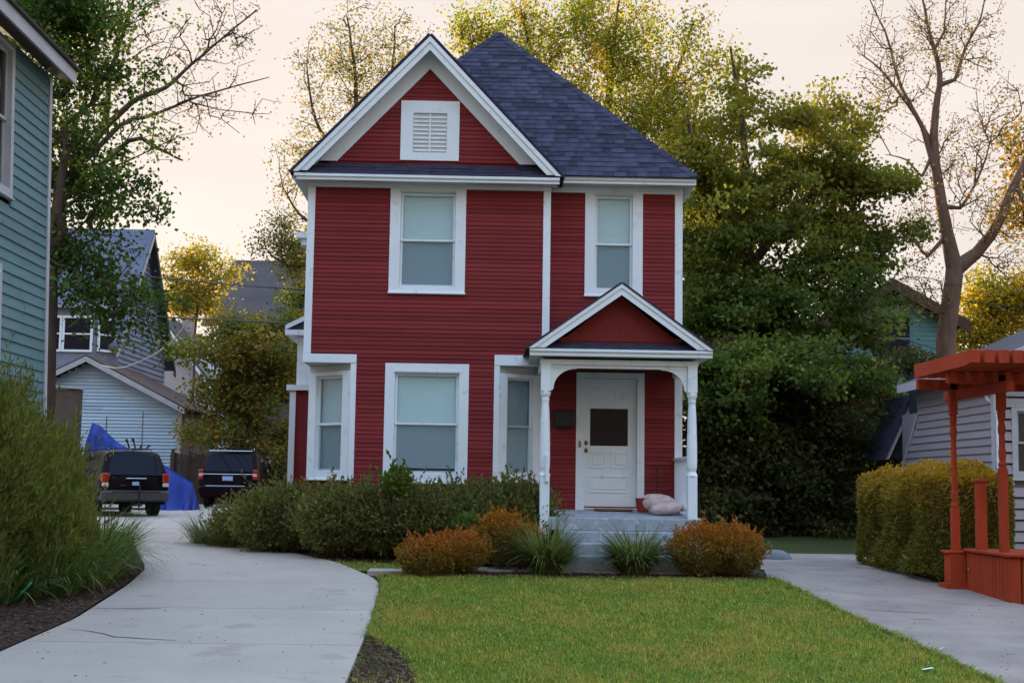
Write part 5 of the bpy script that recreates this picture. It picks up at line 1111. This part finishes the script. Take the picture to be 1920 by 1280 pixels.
t.grow(A7, .2, .6, .12).build(.008, .46, .24)
def tint(c, C):                 # deeper green low in the crown, turning yellower towards its top
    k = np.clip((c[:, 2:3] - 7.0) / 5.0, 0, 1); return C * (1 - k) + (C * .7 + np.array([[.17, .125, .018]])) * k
t.leaves(70, .20, .125, .10, [(.07, .11, .022), (.10, .135, .026), (.06, .08, .02), (.14, .145, .032)], along=.8, extra=tint, squash=.6)
# 8 dark understorey trees by the house corner and fence
for (x_, Y_, ells, lab) in ((1350, 31, [pell(1340, 740, 31.4, 75, 100), pell(1330, 870, 31, 65, 110), pell(1430, 830, 31.8, 70, 110), pell(1380, 940, 30.6, 90, 50)], 'dark leafy understorey tree beside the porch corner'),
                            (1520, 32, [pell(1490, 770, 32.4, 80, 70), pell(1480, 880, 32, 80, 90), pell(1575, 830, 32, 80, 90), pell(1550, 940, 31, 95, 50)], 'dark leafy understorey tree left of the clipped hedge'),
                            (1640, 36, [pell(1610, 730, 36, 60, 50), pell(1640, 800, 36, 50, 70), pell(1600, 880, 36, 70, 70), pell(1690, 690, 37, 50, 30)], 'dark leafy tree before the teal house')):
    b = at(x_, 960, Y_); simple_tree('understorey_tree', lab, (b.x, Y_, H(Y_)), at(x_, 760, Y_), ells, 430, 80, .22, .115, .092, [(.048, .058, .018), (.065, .07, .021), (.085, .064, .028), (.042, .044, .017)], group='dark understorey trees', low=.3, lift=.1, clump=.4, bough=True)
# 9 tall bare-limbed tree with forked trunk
b = at(1768, 900, 38); t = Tree('forked_tree', 'tall fork-trunked tree with sparse leaves at the right', (b.x, 38, H(38)), 'barkwarm', 'tree', TG)
tr_ = t.limb([b] + pl(38, (1772, 720), (1778, 600), (1790, 505)), rad=[.33, .30, .265, .25])
m1 = t.limb(pl(38, (1776, 440), (1762, 360), (1752, 280), (1755, 200), (1762, 140), (1745, 70), (1730, 0), (1722, -60)), tr_[-1], [.19, .155, .13, .105, .08, .055, .03, .015])
m2 = t.limb(pl(38, (1830, 475), (1870, 420), (1895, 360), (1920, 310), (1950, 240), (1990, 160)), tr_[-1], [.18, .15, .13, .12, .09, .06])
t.limb(pl(38, (1730, 240), (1690, 180), (1650, 130), (1610, 100)), m1[4], [.07, .05, .03, .012]); t.limb(pl(38, (1690, 165, .5), (1660, 60, .6), (1620, -20, .6)), m1[6], [.05, .03, .01]); t.limb(pl(38, (1790, 150), (1810, 90), (1840, 30), (1850, -40)), m1[11], [.055, .04, .025, .012]); t.limb(pl(38, (1770, 60), (1775, -30)), m1[14], [.03, .012])
t.limb(pl(38, (1800, 390), (1840, 320), (1860, 250)), m1[2], [.05, .03, .012]); t.limb(pl(38, (1730, 330), (1700, 300), (1660, 290)), m1[6], [.04, .025, .01]); t.limb(pl(38, (1740, 480), (1710, 440)), m1[0], [.05, .025]); t.limb(pl(38, (1930, 400), (1960, 380)), m2[7], [.06, .04])
A = np.concatenate([in_ell(*pell(1680, 110, 38, 90, 110), 190), in_ell(*pell(1790, 60, 38, 100, 110), 230), in_ell(*pell(1860, 220, 38, 70, 90), 130), in_ell(*pell(1790, 300, 38, 70, 90), 140), in_ell(*pell(1850, 390, 37.5, 70, 60), 110), in_ell(*pell(1720, 420, 38, 50, 80), 120), in_ell(*pell(1720, 540, 37.8, 60, 60), 90), in_ell(*pell(1900, 480, 38, 50, 60), 60), in_ell(*pell(1640, 200, 38, 40, 60), 50)])
t.grow(A, .15, .6, .12).build(.0068, .47, .2, 9); t.leaves(7, .20, .075, .055, [(.13, .09, .045), (.10, .085, .035)] + G_RUST + [(.10, .13, .04)], along=1.0, m='leafthin')
# 10 golden trees beyond the pergola
b = at(1860, 700, 48); simple_tree('golden_tree', 'golden leafed tree beyond the pergola and forked trunk', (b.x, 48, H(48)), at(1860, 600, 48), [pell(1850, 560, 48, 55, 50), pell(1900, 580, 48, 50, 50), pell(1830, 620, 48, 60, 40), pell(1940, 560, 48, 50, 60), pell(1890, 640, 48, 60, 30)], 180, 75, .34, .13, .10, [(.36, .27, .04), (.28, .24, .04), (.18, .19, .04), (.42, .25, .04)], m='leafthin', group=TG)
b = at(1915, 500, 44); simple_tree('golden_tree', 'golden leafed branches at the picture edge above the pergola', (at(2010, 800, 44).x, 44, H(44)), at(1990, 500, 44), [pell(1900, 250, 44, 25, 120), pell(1940, 330, 44, 60, 120), pell(1890, 420, 44, 40, 50)], 110, 22, .28, .15, .12, [(.34, .20, .06), (.28, .18, .05), (.18, .15, .04)], m='leafthin', group=TG)
# 11 small trees closing the far view
for x_, y_, Y_, rx, ry, lab in ((600, 560, 60, 70, 120, 'leafy tree far behind the red house by the driveway side'), (1790, 720, 52, 50, 60, 'shadowy tree between the teal house and the forked trunk'), (30, 640, 60, 120, 120, 'shadowy tree beyond the green house'), (1320, 420, 44, 60, 130, 'shadowy tree behind the right eave of the red house')):
    b = at(x_, 900, Y_); simple_tree('far_tree', lab, (b.x, Y_, H(Y_)), at(x_, y_ + ry * .4, Y_), [pell(x_, y_, Y_, rx, ry), pell(x_ + rx * .3, y_ + ry, Y_, rx * .9, ry * .8)], 110, 80, .5, .17, .13, [(.05, .075, .018), (.07, .10, .022), (.11, .11, .03)], group='far trees', low=.4)

# ------------------------------------------------------------------ shrubs
def shrub(name, label, ells, n, L, W, cols, weights=None, cat='shrub', group=None, up=.5, m='leaf', stems=14, base=None, fuzz=.10, outw=.9, fill=.55, jit=.18, tips=None, sprig=0, sprig_len=.22):
    c0 = np.array(ells[0][0]); base = base or (c0[0], c0[1], H(c0[1]))
    root = empty(name, base, label, cat, group); P = []; O = []
    tot = sum((r[0] * r[1] + r[0] * r[2] + r[1] * r[2]) for c, r in ells)
    for c, r in ells:
        k = int(n * (r[0] * r[1] + r[0] * r[2] + r[1] * r[2]) / tot); d = unit(RNG.normal(size=(k, 3)))
        bump = 1 + .10 * np.sin(d[:, 0] * 9 + c[0] * 7) * np.sin(d[:, 2] * 8 + 1) + .08 * np.sin(d[:, 1] * 13 + d[:, 2] * 11)
        q = (fill + (1 - fill) * RNG.random(k) ** .6) * bump + fuzz * np.abs(RNG.normal(size=k)) * (d[:, 2] > -.2) * .6
        p = np.array(c) + d * q[:, None] * np.array(r); ok = p[:, 2] > H(c[1]) + .02; P.append(p[ok]); O.append(d[ok])
    P = np.concatenate(P); O = np.concatenate(O)
    if sprig:                                  # loose shoots standing out of the mass
        i = RNG.choice(np.flatnonzero(O[:, 2] > -.1), sprig); k = 11; t_ = np.tile(np.linspace(0, 1, k), sprig)[:, None]; i = np.repeat(i, k)
        dd = unit(O + np.array([0, 0, 1.0]) + .5 * RNG.normal(size=O.shape)); ln = np.repeat(sprig_len * (.4 + RNG.random(sprig)), k)[:, None]
        P = np.concatenate([P, P[i] + dd[i] * ln * t_ + .008 * RNG.normal(size=(len(i), 3))]); O = np.concatenate([O, O[i]])
    C = palette(len(P), cols, weights, jit)
    if tips is not None:                       # new growth at the shoot ends has its own colour
        k = (np.clip(RNG.random((len(P), 1)) * 1.1 + O[:, 2:3] * .9 - .55, 0, 1)); C = C * (1 - k) + np.array([tips]) * k * (1 + .2 * RNG.normal(size=(len(P), 1)))
    O2 = O * outw; O2[:, 2] += up
    np_mesh('foliage', leaf_quads(P, L, W, up, O2), 4, m, root, C)
    b = MB()
    for c, r in ells:
        for _ in range(max(2, stems // len(ells))):
            a = RNG.random() * 6.28; e = (c[0] + r[0] * .75 * math.cos(a) * RNG.random() ** .5, c[1] + r[1] * .75 * math.sin(a) * RNG.random() ** .5, c[2] + r[2] * RNG.uniform(.1, .8))
            s_ = (c[0] + (e[0] - c[0]) * .3, c[1] + (e[1] - c[1]) * .3, max(H(c[1]) - .02, c[2] - r[2] - .25)); mid = ((s_[0] + e[0]) / 2 - .0, (s_[1] + e[1]) / 2, (s_[2] + e[2]) / 2)
            b.tube([s_, mid, e], [.012, .009, .004], 4, False)
    b.build('stem', 'bark', root); return root
SPI = [(.22, .13, .03), (.15, .13, .03), (.28, .13, .035), (.11, .11, .025)]
def ell_w(x0, x1, yt, yb, Y, dy): a = at(x0, (yt + yb) / 2, Y); b = at(x1, (yt + yb) / 2, Y); c = at((x0 + x1) / 2, yt, Y).z; d = at((x0 + x1) / 2, yb, Y).z; return (((a.x + b.x) / 2, Y, (c + d) / 2), ((b.x - a.x) / 2, dy, (c - d) / 2))
SG = 'orange tipped spirea shrubs in the front bed'
shrub('spirea', 'orange tipped spirea nearest the driveway end of the front bed', [ell_w(748, 862, 1010, 1085, 18.25, .42), ell_w(800, 915, 1000, 1075, 18.5, .42)], 9500, .045, .026, SPI, group=SG, tips=(.40, .13, .035), sprig=90, sprig_len=.12, fuzz=.16)
shrub('spirea', 'orange tipped spirea against the long shrub mass, left of the steps', [ell_w(895, 985, 962, 1055, 19.2, .4), ell_w(945, 1020, 985, 1060, 19.25, .35)], 7500, .045, .026, SPI, group=SG, tips=(.42, .17, .03), sprig=80, sprig_len=.12, fuzz=.16)
shrub('spirea', 'broad orange tipped spirea right of the steps', [ell_w(1255, 1380, 985, 1082, 18.7, .48), ell_w(1325, 1432, 990, 1080, 18.7, .45)], 11500, .045, .026, SPI, group=SG, tips=(.40, .14, .035), sprig=110, sprig_len=.12, fuzz=.16)
# long dark shrub mass in front of the house
DK = [(.12, .145, .04), (.16, .165, .048), (.20, .155, .06), (.135, .11, .045), (.16, .195, .052)]
for x0, x1, yt, yb, Y, dy, lab in ((432, 530, 945, 1022, 23.0, .55, 'low leafy shrub at the driveway end of the shrub mass'), (470, 620, 915, 1034, 21.9, .62, 'dark green shrub before the angled window by the driveway'), (590, 740, 914, 1038, 20.55, .55, 'dark shrub below the red wall left of the wide window'), (700, 850, 922, 1040, 20.45, .55, 'dark shrub under the wide ground floor window'), (810, 930, 918, 1045, 20.45, .5, 'dark shrub right of the wide ground floor window'), (900, 1012, 910, 1045, 20.4, .45, 'dark shrub beside the white porch post')):
    e = ell_w(x0 - 10, x1 + 10, yt + 8, yb, Y, dy); e2 = ell_w(x0 + 15, x1 - 15, yt, yt + 80, Y, dy * .8); e3 = ell_w(x0 - 32, x0 + 75, yt + 12, yb + 2, Y + .1, dy); e4 = ell_w(x1 - 75, x1 + 32, yt + 10, yb + 2, Y - .12, dy * .9)
    shrub('leafy_shrub', lab, [e, e2, e3, e4], 16500, .062, .034, DK, group='dark shrubs along the house', fuzz=.26, fill=.45, stems=24, sprig=330, sprig_len=.24)
shrub('young_bush', 'small bright green sapling tips in front of the wide window', [ell_w(715, 765, 885, 930, 20.0, .2)], 260, .085, .055, G_MID, stems=6, fuzz=.3, fill=.2, sprig=14, base=(-1.3, 20.0, H(20)))
shrub('broadleaf_plant', 'pale green broad leaved plant between shrubs and spirea', [ell_w(855, 900, 965, 1015, 19.7, .22)], 260, .12, .07, [(.14, .19, .05), (.10, .15, .04)], stems=8, fill=.2)
# feathery bush beside the driveway
FE = [(.12, .15, .034), (.175, .175, .042), (.085, .11, .028), (.215, .17, .05)]
fb = [((-5.6, 15.5, 1.32), (.72, .85, 1.30)), ((-5.38, 16.7, 1.05), (.50, .85, .95)), ((-5.6, 14.7, 1.32), (.72, .8, 1.25)), ((-5.5, 17.5, 1.4), (.38, .6, .75)), ((-5.9, 14.0, 1.1), (.8, .8, 1.1)), ((-5.0, 15.8, .8), (.5, .8, .6))]
root = shrub('feathery_bush', 'large feathery yellow green bush below the green wall', fb, 90000, .095, .019, FE, up=.9, fuzz=.16, fill=.5, stems=40, m='leafthin', sprig=700, sprig_len=.34)
# clipped hedge
def hedge(name, label, x0, x1, y0, y1, zt, n, cols, tips):
    root = empty(name, ((x0 + x1) / 2, (y0 + y1) / 2, H(y0)), label, 'hedge'); P = []; O = []
    area = [(y1 - y0) * (zt - .4), (x1 - x0) * (zt - .4), (x1 - x0) * (y1 - y0)]
    for f in range(4):
        k = int(n * area[(0, 0, 1, 2)[f]] / (area[0] * 2 + area[1] + area[2])); u, v = RNG.random(k), RNG.random(k)
        if f < 2: p = np.stack([np.full(k, (x0, x1)[f]), y0 + (y1 - y0) * u, H(y0) + .08 + (zt - H(y0) - .08) * v], 1); d = np.tile([(-1, 1)[f], 0, 0], (k, 1))
        elif f == 2: p = np.stack([x0 + (x1 - x0) * u, np.full(k, y0), H(y0) + .08 + (zt - H(y0) - .08) * v], 1); d = np.tile([0, -1, 0], (k, 1))
        else: p = np.stack([x0 + (x1 - x0) * u, y0 + (y1 - y0) * v, np.full(k, zt)], 1); d = np.tile([0, 0, 1], (k, 1))
        lump = .07 * np.sin(p[:, 1] * 4.1 + p[:, 2] * 3) + .06 * np.sin(p[:, 0] * 6 + p[:, 2] * 5 + 1) + .03 * np.sin(p[:, 1] * 13 + p[:, 2] * 9)
        p = p + d * (lump - .12 * RNG.random(k) + .05 * np.abs(RNG.normal(size=k)))[:, None]
        c = np.array([(x0 + x1) / 2, (y0 + y1) / 2, (zt + .3) / 2]); rr = np.array([(x1 - x0) / 2, (y1 - y0) / 2, (zt - .3) / 2]); q = np.abs((p - c) / rr); ex = np.sort(q, 1)[:, 1:].sum(1) - 1.75
        p = p - (p - c) * (np.clip(ex, 0, 1) * .35)[:, None]
        P.append(p); O.append(d)
    P = np.concatenate(P); O = np.concatenate(O); C = palette(len(P), cols, None, .2)
    k = np.clip(RNG.random((len(P), 1)) * .9 + (O[:, 2:3] > .5) * .4 + np.clip((P[:, 2:3] - 1.3) * 1.2, -.4, .4) - .4, 0, 1); C = C * (1 - k) + np.array([tips]) * k * (1 + .2 * RNG.normal(size=(len(P), 1)))  # sunlit top put into the leaf colour: more gold on top and higher up
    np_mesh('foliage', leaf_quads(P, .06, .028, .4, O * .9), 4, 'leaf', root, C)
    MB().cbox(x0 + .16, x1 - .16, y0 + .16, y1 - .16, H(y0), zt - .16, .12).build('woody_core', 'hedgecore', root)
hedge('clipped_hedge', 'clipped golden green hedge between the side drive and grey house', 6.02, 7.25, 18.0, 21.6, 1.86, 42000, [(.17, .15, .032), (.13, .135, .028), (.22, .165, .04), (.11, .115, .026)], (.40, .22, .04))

# ------------------------------------------------------------------ grass clumps and daylilies
def clump(name, label, c, n, Lm, wd, bend, rad, cols, cat='grass clump', group=None, dirbias=None):
    root = empty(name, (c[0], c[1], H(c[1])), label, cat, group); a = RNG.random(n) * 6.283; rr = rad * np.sqrt(RNG.random(n))
    B = np.stack([c[0] + rr * np.cos(a), c[1] + rr * np.sin(a), np.full(n, H(c[1]))], 1); a2 = a + RNG.normal(size=n) * .5; D = np.stack([np.cos(a2), np.sin(a2), 0 * a2], 1)
    if dirbias is not None: D = unit(D + np.array(dirbias))
    L = Lm * (.6 + .5 * RNG.random(n)); be = np.clip(bend + .26 * RNG.normal(size=n), .05, 1.15); V = ribbons(B, D, L, wd * (.7 + .6 * RNG.random(n)), be, 6); C = np.tile(palette(n, cols, None, .2), (6, 1))
    np_mesh('blades', V, 4, 'blade', root, C)['kind'] = 'stuff'; return root
GC = [(.11, .145, .04), (.15, .18, .05), (.08, .11, .03), (.23, .20, .075)]
for px_, lab in ((1025, 'arching green grass clump left of the steps'), (1190, 'arching green grass clump in front of the steps')):
    p = gpix(px_, 1078); clump('grass_clump', lab, (p.x, p.y), 760, .92 if px_ < 1100 else .84, .018, .58, .17, GC, group='arching grass clumps in the front bed')
DLG = 'daylily clumps beside the driveway'
for i, (x_, y_, s_) in enumerate(((-4.75, 16.4, 1.0), (-4.85, 17.3, 1.05), (-4.85, 15.5, .95), (-5.05, 18.1, 1.05), (-5.2, 14.7, .9), (-5.3, 19.0, 1.0))):
    clump('daylily_clump', ('strap leaved daylily clump at the driveway bend', 'daylily clump second from the driveway bend', 'daylily clump at the front of the mulch bed', 'tall daylily clump before the black suv', 'daylily clump under the feathery bush', 'farthest daylily clump beside the driveway')[i], (x_, y_), 260, 1.0 * s_, .024, .58, .32, [(.10, .155, .04), (.14, .19, .05), (.075, .12, .03), (.20, .20, .065)], group=DLG, dirbias=(.25, -.1, 0))
clump('grass_clump', 'pale arching grass at the driveway tip of the shrub bed', (-4.75, 23.9), 260, .8, .016, .6, .3, GC, dirbias=(-.5, -.2, 0)); clump('grass_clump', 'pale arching grass behind the low leafy shrub', (-4.3, 23.2), 200, .85, .016, .7, .3, GC, dirbias=(-.4, -.2, 0))
tag(MB().tube([(-4.95, 14.55, .27), (-4.85, 14.5, .36), (-4.78, 14.5, .44), (-4.74, 14.55, .50)], .014, 7).build('garden_hose', 'hose', None, True), 'short loop of green garden hose under the bush', 'hose')
# bits on the ground
st = gpix(1452, 1048); tag(MB().lathe([(.02, .16), (.13, .15), (.24, .09), (.29, .02), (.29, -.03)][::-1], (st.x, st.y), 12, H(st.y)).build('rounded_stone', 'stone', None, True), 'rounded grey stone mound at the head of the side drive', 'stone')
for i, (a_, b_) in enumerate(((1740, 1262), (1828, 1262), (1527, 1135), (1765, 1223))):
    p = gpix(a_, b_); s_ = .05 if i == 0 else .025
    tag(MB().add([(p.x - s_, p.y - s_ * .6, p.z + .035), (p.x + s_, p.y - s_ * .5, p.z + .05), (p.x + s_ * .8, p.y + s_, p.z + .045), (p.x - s_ * .9, p.y + s_ * .8, p.z + .03)], [(0, 1, 2, 3)]).build('paper_scrap', 'paper'),
        ('largest pale scrap of litter on the lawn edge', 'small white scrap at the lower lawn corner', 'small white scrap at the upper lawn edge', 'small white scrap midway along the lawn edge')[i], 'litter', 'scraps of litter on the lawn')

def litter(name, xl, xr, y0, y1, n, edge, label):
    ys = y0 + (y1 - y0) * RNG.random(n) ** 1.2; a = np.interp(ys, [p[0] for p in xl], [p[1] for p in xl]); b_ = np.interp(ys, [p[0] for p in xr], [p[1] for p in xr])
    u = RNG.beta(.22, .3, n) if edge else RNG.random(n); P = np.stack([a + (b_ - a) * u, ys, np.interp(ys, [0, 9, 20, 37], [.02, .05, .43, .63]) + .036], 1)
    V = leaf_quads(P, .034, .018, 0, fold=.2); V[:, :, 2] = V[:, :, 2] * .3 + P[:, None, 2] * .7 + .004
    tag(np_mesh(name, V, 4, 'leaf', None, palette(n, [(.12, .075, .045), (.17, .12, .07), (.07, .05, .035), (.14, .14, .05)])), label, kind='stuff')
litter('leaf_litter', DL, DR, 9.5, 26, 380, True, 'small dry leaves and seeds along the driveway edges'); litter('leaf_litter', RL, RR, 9.5, 22, 380, True, 'small dry leaves along the side drive edges')
for i, x_ in enumerate((-22, -13, -4.5, 4, 12.5, 21)):  # unseen row added behind the camera to block low sky and darken the porch
    y_ = -19 - 3 * (i % 2); h_ = 14 + (i * 37 % 5) * .8
    simple_tree('unseen_street_tree', ('unseen leafy tree across the street, first of the row', 'unseen leafy tree across the street, second of the row', 'unseen leafy tree across the street, third of the row', 'unseen leafy tree across the street, fourth of the row', 'unseen leafy tree across the street, fifth of the row', 'unseen leafy tree across the street, last of the row')[i],
                (x_, y_, 0), (x_, y_, h_ * .6), [((x_, y_, h_ * .62), (3.8, 3.0, h_ * .36)), ((x_ + 1.8, y_, h_ * .38), (3.2, 2.4, 2.6)), ((x_ - 1.8, y_, h_ * .36), (3.2, 2.4, 2.6))], 150, 4 if i in (2, 3) else 46, .6, .32, .26, G_MID, group='unseen trees added across the street')

def edge_tufts(tab, x_sign, y0, y1, n):
    ys = y0 + (y1 - y0) * RNG.random(n) ** 1.25; xs = np.interp(ys, [p[0] for p in tab], [p[1] for p in tab]) + x_sign * (.05 * RNG.random(n) ** 2 + .03 * np.sin(ys * 9) * np.sin(ys * 3.7) - .03)
    B = np.stack([xs, ys, np.interp(ys, [0, 9, 20, 37], [.02, .05, .43, .63]) + .006], 1); a = RNG.normal(size=n) * .9 + (0 if x_sign > 0 else math.pi); D = np.stack([np.cos(a), np.sin(a), 0 * a], 1)
    V = ribbons(B, D, .05 + .06 * RNG.random(n), .006 + .004 * RNG.random(n), .25 + .5 * RNG.random(n), 2); C = np.tile(palette(n, [(.13, .22, .03), (.22, .26, .045), (.32, .24, .075)], None, .25), (2, 1)); return V, C
ev = [edge_tufts(LL, -1, 12.4, 18, 3600), edge_tufts(LR, 1, 9, 18.3, 5200)]
tag(np_mesh('edge_grass', np.concatenate([v for v, c in ev]), 4, 'blade', None, np.concatenate([c for v, c in ev])), 'longer uncut grass along both edges of the lawn', kind='stuff')

litter('lawn_litter', LL, LR, 9.2, 17.8, 420, False, 'fallen dry leaves and petals scattered over the lawn')
